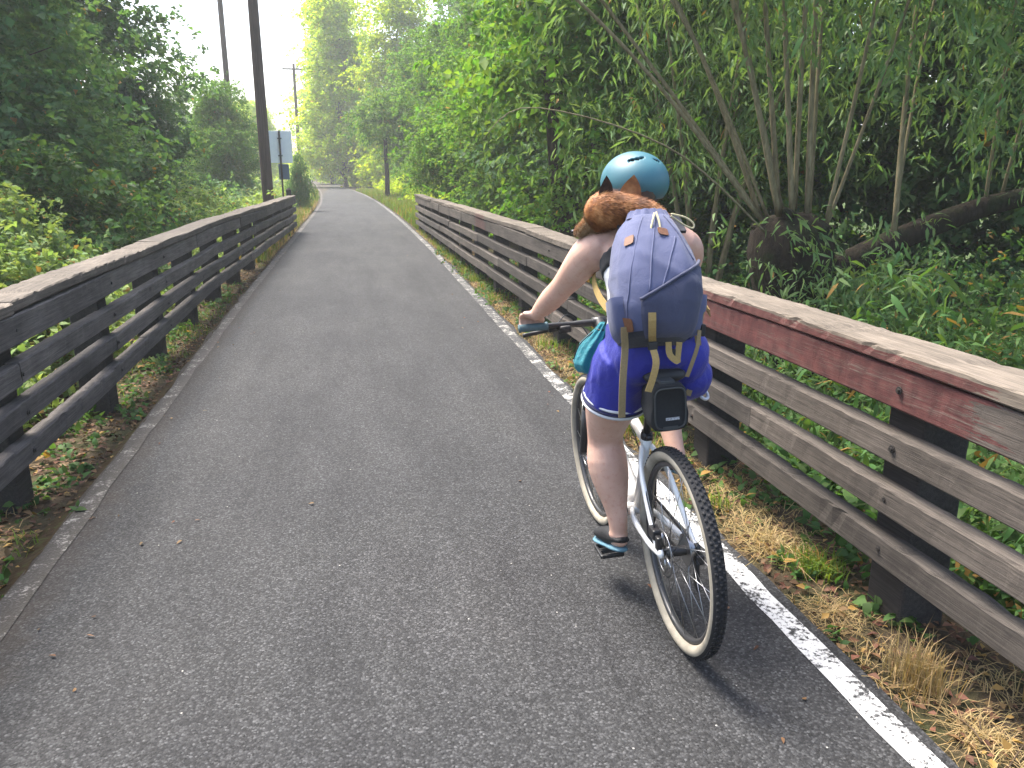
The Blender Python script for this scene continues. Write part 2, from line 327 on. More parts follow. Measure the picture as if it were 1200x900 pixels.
class MB:
    def __init__(s): s.V = []; s.F = []
    def add(s, V, F):
        b = len(s.V); s.V += [tuple(v) for v in V]; s.F += [tuple(i + b for i in f) for f in F]; return s
    def box(s, c, d, R=None):
        c = np.array(c, float); h = np.array(d, float) / 2
        P = np.array([(x, y, z) for x in (-1, 1) for y in (-1, 1) for z in (-1, 1)]) * h
        if R is not None: P = P @ np.array(R).T
        return s.add(P + c, [(0, 1, 3, 2), (4, 6, 7, 5), (0, 4, 5, 1), (2, 3, 7, 6), (0, 2, 6, 4), (1, 5, 7, 3)])
    def tube(s, pts, rad, seg=10, ref=None, caps=True, round_=False):
        """rad: scalar, list of scalars or list of (rx, ry); ref = side axis for rx"""
        P = np.array(pts, float); n = len(P)
        if np.isscalar(rad): rad = [rad] * n
        R = np.array([(r, r) if np.isscalar(r) else r for r in rad], float)
        if round_:      # rounded ends
            t0 = nrm(P[0] - P[1]); t1 = nrm(P[-1] - P[-2]); a, b = R[0].mean(), R[-1].mean()
            P = np.vstack([P[0] + t0 * a * .92, P[0] + t0 * a * .6, P, P[-1] + t1 * b * .6, P[-1] + t1 * b * .92])
            R = np.vstack([R[0] * .38, R[0] * .8, R, R[-1] * .8, R[-1] * .38]); n = len(P)
        T = np.zeros_like(P); T[1:-1] = nrm(P[2:] - P[:-2]); T[0] = nrm(P[1] - P[0]); T[-1] = nrm(P[-1] - P[-2])
        ref = np.array(ref if ref is not None else ((1, 0, 0) if abs(T[0][0]) < 0.85 else (0, 0, 1)), float)
        V = []; prev = ref
        for i in range(n):
            side = prev - T[i] * (prev @ T[i])
            if np.linalg.norm(side) < 1e-6: side = np.cross(T[i], (0, 0, 1))
            side = nrm(side); prev = side; up = np.cross(T[i], side)
            for k in range(seg):
                a = 2 * pi * k / seg; V.append(P[i] + side * R[i][0] * cos(a) + up * R[i][1] * sin(a))
        F = [(i * seg + k, i * seg + (k + 1) % seg, (i + 1) * seg + (k + 1) % seg, (i + 1) * seg + k) for i in range(n - 1) for k in range(seg)]
        if caps: F.append(tuple(range(seg))[::-1]); F.append(tuple((n - 1) * seg + k for k in range(seg)))
        return s.add(V, F)
    def ellip(s, c, r, seg=16, rings=10, R=None):
        V = [(0, 0, -1)]
        for i in range(1, rings):
            a = -pi / 2 + pi * i / rings
            for k in range(seg): b = 2 * pi * k / seg; V.append((cos(a) * cos(b), cos(a) * sin(b), sin(a)))
        V.append((0, 0, 1)); V = np.array(V) * np.array(r)
        if R is not None: V = V @ np.array(R).T
        F = [(0, 1 + (k + 1) % seg, 1 + k) for k in range(seg)]
        for i in range(rings - 2):
            for k in range(seg):
                a = 1 + i * seg; F.append((a + k, a + (k + 1) % seg, a + seg + (k + 1) % seg, a + seg + k))
        a = 1 + (rings - 2) * seg; F += [(a + k, a + (k + 1) % seg, len(V) - 1) for k in range(seg)]
        return s.add(V + np.array(c), F)
    def torus(s, c, R, r, axis=0, seg=48, rs=10, arc=None, rz=None):
        """ring about the given local axis (0 = x); rz = radius along that axis"""
        rz = rz or r; V = []
        lo, hi = arc or (0, 2 * pi)
        for i in range(seg):
            a = 2 * pi * i / seg
            for k in range(rs):
                b = lo + (hi - lo) * k / (rs if arc is None else rs - 1)
                rr = R + r * cos(b); w = rz * sin(b)
                q = (w, rr * cos(a), rr * sin(a)) if axis == 0 else ((rr * cos(a), rr * sin(a), w) if axis == 2 else (rr * cos(a), w, rr * sin(a)))
                V.append(np.array(c) + q)
        kk = rs if arc is None else rs - 1
        F = [(i * rs + k, i * rs + (k + 1) % rs, ((i + 1) % seg) * rs + (k + 1) % rs, ((i + 1) % seg) * rs + k) for i in range(seg) for k in range(kk)]
        return s.add(V, F)
    def obj(s, name, mat, parent=None, smooth=True, off=None, bevel=0, sub=0):
        o = mesh(name, s.V, s.F, mat, parent, smooth, off)
        if bevel:
            m = o.modifiers.new('bevel', 'BEVEL'); m.width = bevel; m.segments = 2; m.limit_method = 'ANGLE'; m.angle_limit = radians(40)
        if sub:
            m = o.modifiers.new('sub', 'SUBSURF'); m.levels = sub; m.render_levels = sub
        return o
def bake(o):
    """replace the object's mesh by its evaluated (modified) mesh"""
    dg = bpy.context.evaluated_depsgraph_get(); dg.update()
    me = bpy.data.meshes.new_from_object(o.evaluated_get(dg)); o.modifiers.clear(); old = o.data; o.data = me
    bpy.data.meshes.remove(old); return o
def fuse(o, voxel, smooth_it=4, fac=0.5):
    m = o.modifiers.new('r', 'REMESH'); m.mode = 'VOXEL'; m.voxel_size = voxel; m.use_smooth_shade = True
    if smooth_it: m2 = o.modifiers.new('s', 'SMOOTH'); m2.factor = fac; m2.iterations = smooth_it
    return bake(o)
def curve_pts(P, n):
    """Catmull-Rom through P, n points"""
    P = np.array(P, float); m = len(P); out = []
    for t in np.linspace(0, m - 1, n):
        i = min(int(t), m - 2); f = t - i
        p0, p1, p2, p3 = P[max(i - 1, 0)], P[i], P[i + 1], P[min(i + 2, m - 1)]
        out.append(0.5 * ((2 * p1) + (-p0 + p2) * f + (2 * p0 - 5 * p1 + 4 * p2 - p3) * f ** 2 + (-p0 + 3 * p1 - 3 * p2 + p3) * f ** 3))
    return np.array(out)
def snoise(p, seed=0, f=1.0):
    """cheap smooth vector noise in about -1..1"""
    r = np.random.default_rng(seed); p = np.asarray(p, float) * f; s = 0
    for k in range(5):
        a = r.normal(size=3) * (1 + 0.5 * k); s = s + np.sin(p @ a + r.uniform(0, 6.28)) / (1 + 0.35 * k)
    return s / 2.6

# ------------------------------------------------------------------ ground, path, painted lines
LE = np.array([(-1.31, -6), (-1.31, 2), (-1.31, 10), (-1.28, 14), (-1.20, 22), (-1.11, 34), (-1.20, 45), (-1.9, 66), (-4.0, 104), (-9, 140), (-20, 190)], float)
RE = np.array([(1.50, -6), (1.50, 2), (1.53, 6), (1.62, 12), (1.70, 19), (1.69, 30), (1.50, 43), (0.92, 58), (-0.8, 83), (-5.5, 132), (-16, 185)], float)
def edge_x(E, y): return np.interp(y, E[:, 1], E[:, 0])
def ribbon(E, n, o0, o1, z, zig=0.0, seed=0, zo=None):
    P = curve_pts(np.c_[E, np.zeros(len(E))], n)[:, :2]; T = nrm(np.gradient(P, axis=0)); N = np.c_[T[:, 1], -T[:, 0]]
    r = np.random.default_rng(seed); V = []
    for i in range(n):
        a, b = (r.normal(size=2) * zig) if zig else (0, 0)
        p = P[i] + N[i] * (o0 + a); q = P[i] + N[i] * (o1 + b); V += [(*p, z if zo is None else zo), (*q, z)]
    return V, [(2 * i, 2 * i + 1, 2 * i + 3, 2 * i + 2) for i in range(n - 1)]
def ground_z(x, y):
    x = np.asarray(x, float); y = np.asarray(y, float)
    le = edge_x(LE, y); re = edge_x(RE, y)
    d = np.maximum(np.maximum(le - 0.55 - x, x - re - 0.55), 0)
    near = np.clip(1 - (y - 24) / 6, 0, 1)                # embankment only beside the fences
    drop = -0.55 * (1 - np.exp(-d / 1.6)) * near + 0.0
    rise = np.clip(d - 14, 0, 80) * 0.10
    p = np.stack([x, y, np.zeros_like(x)], -1)
    bump = snoise(p, 3, 0.7) * 0.08 * np.clip(d / 1.0, 0, 1) + snoise(p, 5, 4.0) * 0.012 * np.clip(d * 5 + 0.25, 0, 1)
    out = np.where((x > le - 0.05) & (x < re + 0.05), -0.045, -0.022 + drop + rise + bump)
    return out
def build_ground():
    xs = np.unique(np.r_[np.linspace(-160, -30, 12), np.linspace(-30, -6, 20), np.linspace(-6, 6, 97), np.linspace(6, 30, 20), np.linspace(30, 160, 12)])
    ys = np.unique(np.r_[np.linspace(-50, -4, 10), np.linspace(-4, 26, 121), np.linspace(26, 120, 60), np.linspace(120, 230, 14)])
    X, Y = np.meshgrid(xs, ys); Z = ground_z(X, Y)
    V = np.stack([X, Y, Z], -1).reshape(-1, 3); nx = len(xs)
    i, j = np.meshgrid(np.arange(nx - 1), np.arange(len(ys) - 1)); a = (j * nx + i).ravel()
    g = fast_mesh('ground', V, np.stack([a, a + 1, a + nx + 1, a + nx], 1), 'soil', smooth=True)
    tag(g, 'brown soil ground with moss on both sides of the path', kind='structure')
    # path slab with a skirt
    n = 160
    P = curve_pts(np.c_[LE, np.zeros(len(LE))], n); Q = curve_pts(np.c_[RE, np.zeros(len(RE))], n)
    r = np.random.default_rng(2); V = []
    for k in range(n):
        a = P[k] - (0.065 + r.normal() * 0.012, 0, 0); b = Q[k] + (0.085 + r.normal() * 0.015, 0, 0)
        V += [(a[0], a[1], -0.2), (a[0], a[1], 0), (b[0], b[1], 0), (b[0], b[1], -0.2)]
    F = [(4 * k + m, 4 * k + m + 1, 4 * k + m + 5, 4 * k + m + 4) for k in range(n - 1) for m in range(3)]
    tag(mesh('path', V, F, 'asphalt'), 'grey asphalt path running between two wooden fences', kind='structure')
    V, F = ribbon(LE, 300, -0.045, 0.05, 0.004, 0.006, 1)
    tag(mesh('edge_line', V, F, 'line_worn'), 'worn faded white line along left path edge', kind='structure')
    V, F = ribbon(RE, 300, -0.05, 0.05, 0.004, 0.004, 2)
    tag(mesh('edge_line', V, F, 'line_white'), 'chipped white line along right path edge', kind='structure')
    V, F = ribbon(LE[:5], 260, -0.26, -0.040, 0.0025, 0.012, 3, zo=-0.06)
    tag(mesh('moss_strip', V, F, 'moss'), 'dark mossy strip of dirt beside the left path edge', kind='structure')
build_ground()

# ------------------------------------------------------------------ timber fences
def board(L, w, h, seed, wear=0.004, nseg=18, splint=0.0):
    """board along +Y from 0 to L, width x, height z, centred in x and z; slightly warped with worn arrises"""
    r = np.random.default_rng(seed); c = 0.007
    prof = [(-w/2 + c, -h/2), (w/2 - c, -h/2), (w/2, -h/2 + c), (w/2, h/2 - c), (w/2 - c, h/2), (-w/2 + c, h/2), (-w/2, h/2 - c), (-w/2, -h/2 + c)]
    ph = r.uniform(0, 6.28, 4); V = []
    for i in range(nseg + 1):
        y = L * i / nseg; bx = 0.004 * sin(y * 1.3 + ph[0]); bz = 0.004 * sin(y * 1.7 + ph[1])
        for k, (x, z) in enumerate(prof):
            j = (r.normal(size=2) * wear * .5) if k in (3, 4, 5, 6) else np.zeros(2)
            if splint and k in (3, 4, 5, 6) and r.random() < 0.12: j = j - np.sign([x, z]) * r.uniform(0.3, 1.0) * splint
            V.append((x + bx + j[0], y + (r.normal() * 0.004 if i in (0, nseg) else 0), z + bz + j[1]))
    F = [(i*8 + k, (i+1)*8 + k, (i+1)*8 + (k+1) % 8, i*8 + (k+1) % 8) for i in range(nseg) for k in range(8)]
    F += [tuple(range(8)), tuple(nseg * 8 + k for k in range(8))[::-1]]
    return V, F
def build_fence(side):
    if side > 0:
        fx = lambda y: float(np.interp(y, [-2, 6, 14, 22.4], [1.82, 1.82, 1.83, 1.85])); y0, y1 = -1.6, 22.4
        root = thing('wooden_fence', 'weathered grey timber fence with red painted patch right of the path', 'fence', (1.82, 2.4, 0))
    else:
        fx = lambda y: float(np.interp(y, [-2, 10, 22.0], [-1.54, -1.54, -1.235])); y0, y1 = 0.8, 22.0
        root = thing('wooden_fence', 'dark weathered timber fence along the left of the path', 'fence', (-1.54, 4, 0))
    rl = np.array(root.location); drop = lambda y: -0.075 * float(np.clip((y - 9) / 13, 0, 1))
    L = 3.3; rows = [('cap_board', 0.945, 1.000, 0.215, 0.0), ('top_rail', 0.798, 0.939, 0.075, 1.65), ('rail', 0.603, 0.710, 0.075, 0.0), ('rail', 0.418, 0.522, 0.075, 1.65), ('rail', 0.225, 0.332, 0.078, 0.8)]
    for ri, (nm, z0, z1, w, so) in enumerate(rows):
        y = y0 - so; k = 0
        while y < y1:
            a, b = max(y, y0), min(y + L, y1)
            if b - a > 0.25:
                V, F = board(b - a - 0.006, w, z1 - z0, ri * 100 + k + (1000 if side < 0 else 0), 0.0022 if ri else 0.003, int((b - a) * 22) if b < 9 else 8, 0.010 if (ri == 0 or ri == 4) else 0.003)
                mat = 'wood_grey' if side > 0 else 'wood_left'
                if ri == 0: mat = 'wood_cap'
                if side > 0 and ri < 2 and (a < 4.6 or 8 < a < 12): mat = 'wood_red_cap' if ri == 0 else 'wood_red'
                o = mesh(nm, V, F, mat, root)
                x0, x1 = fx(a), fx(b); cx = side * w / 2 + (0.004 if ri == 0 else 0) * -side
                jx = (random.random() - .5) * 0.012; jz = (random.random() - .5) * 0.008
                o.location = np.array([x0 + cx + jx, a + 0.003, (z0 + z1) / 2 + jz + drop(a)]) - rl
                o.rotation_euler = (math.atan2(drop(b) - drop(a), b - a) + random.uniform(-.0015, .0015), random.uniform(-.02, .02), -math.atan2(x1 - x0, b - a))
                o['grain'] = 'along the board'
            y += L; k += 1
    # posts and bolts
    y = 0.85 if side < 0 else -0.90
    first = None; bolt = None
    while y < y1 - 0.05:
        if first is None:
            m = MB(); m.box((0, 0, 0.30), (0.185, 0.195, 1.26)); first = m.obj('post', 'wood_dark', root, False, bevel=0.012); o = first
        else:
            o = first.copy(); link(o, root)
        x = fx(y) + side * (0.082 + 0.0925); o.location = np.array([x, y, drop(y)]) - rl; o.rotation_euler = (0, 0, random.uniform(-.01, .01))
        if y < 9:
            for z in (0.868, 0.657, 0.470, 0.278):
                if bolt is None:
                    m = MB(); m.tube([(0, 0, 0), (0.004, 0, 0)], 0.014, 10); m.tube([(0.003, 0, 0), (0.011, 0, 0)], [0.009, 0.008], 6); bolt = m.obj('bolt', 'steel_dark', o, False); bo = bolt
                else: bo = bolt.copy(); link(bo, o)
                bo.location = (fx(y) - side * 0.001 - x, -0.05, z)
                bo.rotation_euler = (random.random(), 0, pi if side > 0 else 0)
        y += 1.65
    m = MB(); m.box((0, 0, 0.30), (0.185, 0.195, 1.26)); o = first.copy(); link(o, root); o.location = np.array([fx(y1 - .12) + side * 0.1745, y1 - 0.11, drop(y1)]) - rl
build_fence(1); build_fence(-1)

# ------------------------------------------------------------------ utility poles, sign, stub post
def pole(name, x, y, h, r0, r1, label, arms=(), lean=(0, 0), z0=-0.3):
    t = thing(name, label, 'pole', (x, y, 0), group=None)
    n = 10; pts = [(lean[0] * k / n * h, lean[1] * k / n * h, z0 + (h - z0) * k / n) for k in range(n + 1)]
    m = MB(); m.tube(pts, [r0 + (r1 - r0) * k / n for k in range(n + 1)], 14); m.obj('shaft', 'pole_wood', t)
    for z, w in arms:
        m = MB(); m.box((lean[0] * z + 0.0, -0.16, z), (w, 0.10, 0.12)); ca = m.obj('crossarm', 'pole_wood', t, False, bevel=0.01)
        for sx in (-0.45, -0.2, 0.2, 0.45):
            m = MB(); m.tube([(lean[0] * z + sx * w, -0.16, z + 0.05), (lean[0] * z + sx * w, -0.16, z + 0.13), (lean[0] * z + sx * w, -0.16, z + 0.2)], [0.015, 0.05, 0.03], 8); m.obj('insulator', 'sign_back', ca)
    return t
pole('utility_pole', -2.25, 26, 11, 0.17, 0.125, 'thick brown wooden utility pole just behind the left fence end', lean=(-0.004, 0))
pole('utility_pole', -5.45, 45, 15, 0.16, 0.11, 'thin far wooden utility pole rising behind the leftmost trees', lean=(-0.003, 0))
pole('utility_pole', -3.7, 76, 10.2, 0.16, 0.11, 'far wooden utility pole with a crossarm behind the sign', [(9.75, 1.9)])
t = thing('road_sign', 'pale rectangular sign seen from behind with a smaller blue plate below', 'sign', (-2.02, 29, 0), (0, 0, radians(6)))
m = MB(); m.box((0, -0.02, 1.35), (0.06, 0.06, 2.9)); m.obj('post', 'steel_dark', t, False)
m = MB(); m.box((0, 0.03, 2.28), (0.78, 0.012, 1.02)); m.obj('panel', 'sign_back', t, False, bevel=0.004)
m = MB(); m.box((0.08, 0.034, 1.48), (0.34, 0.012, 0.5)); m.obj('plate', 'sign_blue', t, False, bevel=0.004)
for z in (2.0, 2.55):
    m = MB(); m.box((0, 0.01, z), (0.14, 0.03, 0.04)); m.obj('bracket', 'galv', t, False)
m = MB(); m.box((0, 0, 0.42), (0.13, 0.13, 1.2)); m.tube([(0, 0, 1.0), (0, 0, 1.06)], [0.088, 0.03], 4)
o = m.obj('marker_post', 'wood_dark', None, False, bevel=0.008); o.location = (-1.52, 24, 0)
tag(o, 'short black wooden post just past the left fence end', 'post')

# ------------------------------------------------------------------ foliage generators
def leaf_arrays(P, D, N, L, W, fold=0.35, curl=0.15):
    """two-triangle folded leaves: base, left, tip, right"""
    D = nrm(D); N = nrm(N - D * np.sum(N * D, 1, keepdims=True)); S = np.cross(D, N)
    L = np.asarray(L).reshape(-1, 1); W = np.asarray(W).reshape(-1, 1)
    mid = P + D * L * 0.42
    V = np.stack([P, mid - S * W + N * W * fold, P + D * L - N * L * curl, mid + S * W + N * W * fold], 1).reshape(-1, 3)
    b = np.arange(len(P)) * 4
    F = np.stack([b, b + 1, b + 2, b, b + 2, b + 3], 1).reshape(-1, 3)
    return V, F
def fine_leaves(P, D, N, L, W, fold=0.3, curl=0.18):
    """four-triangle pointed leaves with a bent blade"""
    D = nrm(D); N = nrm(N - D * np.sum(N * D, 1, keepdims=True)); S = np.cross(D, N)
    L = np.asarray(L).reshape(-1, 1); W = np.asarray(W).reshape(-1, 1)
    a = P + D * L * .28 + N * L * .04; c = P + D * L * .64 - N * L * curl * .3
    V = np.stack([P, a - S * W, c - S * W * .8, P + D * L - N * L * curl, c + S * W * .8 + N * W * fold, a + S * W + N * W * fold], 1).reshape(-1, 3)
    b = np.arange(len(P)) * 6
    F = np.stack([b, b + 1, b + 5, b + 1, b + 2, b + 4, b + 1, b + 4, b + 5, b + 2, b + 3, b + 4], 1).reshape(-1, 3)
    return V, F
def rand_unit(r, n): return nrm(r.normal(size=(n, 3)))
def sprays(r, P, T, nl, twl, L, W, droop, up=0.8, spread=0.9, lv=0.35, fine=False):
    """twigs at P pointing along T, nl leaves each"""
    n = len(P); P = np.repeat(P, nl, 0); T = np.repeat(T, nl, 0); k = np.tile(np.arange(nl), n).reshape(-1, 1)
    f = (k + r.uniform(0, .8, (n * nl, 1))) / nl
    B = P + T * twl * (f - .3) + np.array([0, 0, -1]) * droop * twl * f ** 2 + r.normal(size=(n * nl, 3)) * twl * 0.06
    side = rand_unit(r, n * nl); side -= T * np.sum(side * T, 1, keepdims=True)
    D = nrm(T * 0.55 + nrm(side) * spread + np.array([0, 0, -1]) * droop)
    N = np.array([0, 0, 1.0]) * up + rand_unit(r, n * nl) * 0.65 + T * 0.2
    s = np.clip(1 + r.normal(size=n * nl) * lv, .35, 1.8)
    return (fine_leaves if fine else leaf_arrays)(B, D, N, L * s, W * s)
def crown_mesh(name, seed, lobes, ncl, ntw, nl, L, W, twl=0.4, droop=0.35, cl=0.38, mat='leaf_dark', inner=0.5, parent=None):
    """lobes (x,y,z,rx,ry,rz): leaf clumps on their shells, twigs in clumps, leaves on twigs"""
    r = np.random.default_rng(seed); lobes = np.array(lobes, float)
    area = (lobes[:, 3] * lobes[:, 4] * lobes[:, 5]) ** (2 / 3); pick = r.choice(len(lobes), ncl, p=area / area.sum())
    d = rand_unit(r, ncl); d[:, 2] = np.where(d[:, 2] < -0.55, -d[:, 2], d[:, 2])
    rad = 1 - inner * r.random((ncl, 1)) ** 1.7
    C = lobes[pick, :3] + d * lobes[pick, 3:] * rad * (1 + 0.22 * snoise(d * 2.5 + lobes[pick, :3], seed).reshape(-1, 1))
    keep = snoise(C, seed + 1, 0.9) > -0.75; C = C[keep]; d = d[keep]; n = len(C)
    sz = cl * r.uniform(.6, 1.5, n)
    P = np.repeat(C, ntw, 0) + r.normal(size=(n * ntw, 3)) * np.repeat(sz, ntw).reshape(-1, 1) * np.array([1, 1, .55])
    out = np.repeat(d, ntw, 0)
    T = nrm(out * 0.8 + rand_unit(r, n * ntw) * 0.7 + np.array([0, 0, .15]))
    V, F = sprays(r, P, T, nl, twl, L, W, droop)
    return fast_mesh(name, V, F, mat, parent)
def limb_tubes(m, base, h, r0, lobes, seed, seg=8, reach=0.75):
    r = np.random.default_rng(seed)
    top = np.array(base) + (r.normal() * .2, r.normal() * .2, h)
    tr = curve_pts([base, np.array(base) + (r.normal() * .1, r.normal() * .1, h * .35), np.array(base) + (r.normal() * .18, r.normal() * .18, h * .7), top], 12)
    m.tube(tr, [r0 * (1.35 if i == 0 else 1) * (1 - .8 * i / 11) for i in range(12)], seg + 2)
    for lb in lobes:
        c = np.array(lb[:3]); i = int(np.clip((c[2] - base[2]) / h * 8 - 1, 1, 9)); s = tr[i]
        e = s + (c - s) * reach; mid = (s + e) / 2 + r.normal(size=3) * .15 + (0, 0, .15)
        pts = curve_pts([s, mid, e], 7); rr = r0 * (1 - .8 * i / 11) * .6
        m.tube(pts, [rr * (1 - .8 * k / 6) for k in range(7)], seg)
        for _ in range(3):
            e2 = pts[4] + r.normal(size=3) * np.array(lb[3:]) * .5; m.tube(curve_pts([pts[3], (pts[3] + e2) / 2 + (0, 0, .1), e2], 5), [rr * .4 * (1 - .8 * k / 4) for k in range(5)], 5)
def lobed(seed, h, R, n, low=0.12):
    r = np.random.default_rng(seed); out = []
    for k in range(n):
        f = (k + .5) / n; z = h * (low + (1 - low) * f * .95); a = k * 2.4 + r.uniform(0, .8)
        w = R * (0.62 + 0.38 * sin(pi * min(1, f * 1.15)))
        d = w * r.uniform(.35, .7) * (1 - f * .5); q = R * r.uniform(.38, .62) * (1.05 - f * .4)
        out.append((d * cos(a), d * sin(a), z, q, q, q * r.uniform(.65, .9)))
    return out
KIND = {}
def tree_kind(key, seed, h, R, nlobe, ncl, ntw, nl, L, W, mat, **kw):
    KIND[key] = (seed, h, R, lobed(seed, h, R, nlobe, kw.pop('low', .12)), ncl, ntw, nl, L, W, mat, kw, {})
def place_tree(key, name, label, x, y, s, rz, mat=None, cat='tree', group=None, sz=None, z=None):
    seed, h, R, lb, ncl, ntw, nl, L, W, m0, kw, cache = KIND[key]
    mat = mat or m0; gz = float(ground_z(x, y)) - 0.05 if z is None else z
    root = thing(name, label, cat, (x, y, gz), (0, 0, rz), group); root.scale = (s, s, sz or s)
    if 'trunk' not in cache:
        m = MB(); limb_tubes(m, (0, 0, -0.2), h * .86, kw.get('r0', .16), lb, seed); tr = m.obj('trunk', 'bark', root); cache['trunk'] = tr
        k2 = {k: v for k, v in kw.items() if k != 'r0'}
        cr = crown_mesh('crown', seed, lb, ncl, ntw, nl, L, W, mat=m0, parent=root, **k2); cache['crown'] = cr; cache['mats'] = {m0: cr.data}
    else:
        tr = cache['trunk'].copy(); link(tr, root); cr = cache['crown'].copy(); link(cr, root)
    if mat not in cache['mats']:
        me = cache['crown'].data.copy(); me.materials.clear(); me.materials.append(MAT[mat]); cache['mats'][mat] = me
    cr.data = cache['mats'][mat]
    return root
tree_kind('maple_a', 11, 8.5, 3.2, 13, 520, 12, 16, .092, .040, 'leaf_dark')
tree_kind('maple_b', 12, 8.0, 3.0, 12, 500, 12, 16, .090, .038, 'leaf_dark')
tree_kind('maple_c', 13, 7.0, 2.8, 11, 480, 12, 16, .088, .038, 'leaf_mid')
tree_kind('tall', 14, 14.0, 3.4, 16, 420, 10, 10, .190, .075, 'leaf_bright', cl=.5, twl=.6, low=.1)
tree_kind('shrub', 15, 1.9, 1.25, 8, 170, 9, 10, .075, .026, 'leaf_under', cl=.2, twl=.22, r0=.04, low=.05)
# ---- left side
LEFT = [
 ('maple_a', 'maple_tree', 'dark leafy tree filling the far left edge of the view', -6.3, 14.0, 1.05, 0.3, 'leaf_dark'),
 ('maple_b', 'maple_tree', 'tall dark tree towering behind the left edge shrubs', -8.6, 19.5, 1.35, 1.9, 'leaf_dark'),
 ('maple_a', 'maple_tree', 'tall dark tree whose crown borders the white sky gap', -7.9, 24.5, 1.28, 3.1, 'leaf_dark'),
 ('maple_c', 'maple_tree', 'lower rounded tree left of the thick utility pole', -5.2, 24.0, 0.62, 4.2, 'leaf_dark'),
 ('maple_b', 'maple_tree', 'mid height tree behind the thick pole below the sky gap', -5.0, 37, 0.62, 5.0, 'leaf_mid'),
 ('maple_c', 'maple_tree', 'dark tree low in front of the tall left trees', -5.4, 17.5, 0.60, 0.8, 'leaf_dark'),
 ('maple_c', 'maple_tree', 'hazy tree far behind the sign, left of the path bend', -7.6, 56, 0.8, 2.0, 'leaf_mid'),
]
for k, nm, lab, x, y, s, rz, mt in LEFT: place_tree(k, nm, lab, x, y, s, rz, mt, group='trees left of the path')
place_tree('shrub', 'rounded_shrub', 'rounded green shrub standing behind the left fence', -3.75, 11.5, 1.12, 0.4, 'leaf_under', 'shrub')
place_tree('shrub', 'rounded_shrub', 'broad shrub under the dark trees left of the thick pole', -4.2, 17.5, 1.1, 2.0, 'leaf_under', 'shrub')
place_tree('shrub', 'rounded_shrub', 'pale leafed shrub at the left edge above the fence', -3.0, 7.2, 0.72, 1.2, 'leaf_bramble', 'shrub')
place_tree('shrub', 'rounded_shrub', 'pale shrub between the left fence and the dark trees', -3.6, 9.2, 0.85, 2.9, 'leaf_bramble', 'shrub')
place_tree('shrub', 'rounded_shrub', 'light green shrub left of the far end of the left fence', -3.3, 20.5, 0.75, 4.1, 'leaf_bramble', 'shrub')
place_tree('shrub', 'conical_shrub', 'small dark conical evergreen beside the sign at the path edge', -1.75, 33, 0.42, 1.0, 'leaf_dark', 'shrub', sz=1.05)
# ---- right side
RIGHT = [
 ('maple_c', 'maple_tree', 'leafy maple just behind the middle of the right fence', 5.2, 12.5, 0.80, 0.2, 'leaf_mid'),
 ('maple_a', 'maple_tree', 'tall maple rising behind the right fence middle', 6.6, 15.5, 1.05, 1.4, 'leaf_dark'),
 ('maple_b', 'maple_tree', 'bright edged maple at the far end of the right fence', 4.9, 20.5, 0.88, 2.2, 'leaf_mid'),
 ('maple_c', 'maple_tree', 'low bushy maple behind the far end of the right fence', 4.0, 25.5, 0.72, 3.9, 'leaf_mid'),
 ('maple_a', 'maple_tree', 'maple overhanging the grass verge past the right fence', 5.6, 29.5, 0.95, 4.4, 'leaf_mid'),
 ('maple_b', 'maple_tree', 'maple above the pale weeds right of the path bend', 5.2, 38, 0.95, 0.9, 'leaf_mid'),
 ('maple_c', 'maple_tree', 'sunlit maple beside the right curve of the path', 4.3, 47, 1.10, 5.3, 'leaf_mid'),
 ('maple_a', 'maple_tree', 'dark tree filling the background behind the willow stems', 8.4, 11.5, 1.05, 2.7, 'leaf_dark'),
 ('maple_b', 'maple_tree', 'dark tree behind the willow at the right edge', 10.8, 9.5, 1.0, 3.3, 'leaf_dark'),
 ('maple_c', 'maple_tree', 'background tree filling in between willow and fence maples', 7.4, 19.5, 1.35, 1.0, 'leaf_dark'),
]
for k, nm, lab, x, y, s, rz, mt in RIGHT: place_tree(k, nm, lab, x, y, s, rz, mt, group='trees right of the path')
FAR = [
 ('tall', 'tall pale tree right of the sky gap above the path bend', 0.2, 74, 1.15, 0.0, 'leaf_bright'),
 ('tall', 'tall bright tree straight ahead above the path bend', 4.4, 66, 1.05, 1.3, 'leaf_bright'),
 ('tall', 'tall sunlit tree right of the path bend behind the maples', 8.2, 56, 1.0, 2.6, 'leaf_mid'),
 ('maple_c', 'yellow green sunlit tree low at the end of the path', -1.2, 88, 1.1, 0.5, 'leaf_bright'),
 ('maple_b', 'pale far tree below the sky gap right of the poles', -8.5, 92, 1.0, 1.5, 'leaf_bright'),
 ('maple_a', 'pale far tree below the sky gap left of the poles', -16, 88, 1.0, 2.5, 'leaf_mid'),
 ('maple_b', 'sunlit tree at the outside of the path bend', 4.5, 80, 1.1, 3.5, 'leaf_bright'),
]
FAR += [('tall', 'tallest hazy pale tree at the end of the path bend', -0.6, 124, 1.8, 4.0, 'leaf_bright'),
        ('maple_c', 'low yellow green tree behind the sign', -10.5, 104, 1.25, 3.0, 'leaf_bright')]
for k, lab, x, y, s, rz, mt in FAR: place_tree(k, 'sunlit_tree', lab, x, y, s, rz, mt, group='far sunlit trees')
# slim trunk standing at the right of the path bend
m = MB(); m.tube([(0, 0, -.3), (.03, 0, 1.2), (.0, .05, 2.6), (.06, 0, 4.2)], [.15, .12, .11, .07], 9)
r_ = thing('slim_tree', 'slim dark tree trunk standing right of the path bend', 'tree', (2.25, 45, 0))
m.obj('trunk', 'bark', r_); crown_mesh('crown', 61, [(0, 0, 3.6, 1.5, 1.5, 1.1), (.6, .2, 4.6, 1.2, 1.2, .9)], 90, 9, 10, .14, .05, mat='leaf_mid', parent=r_)
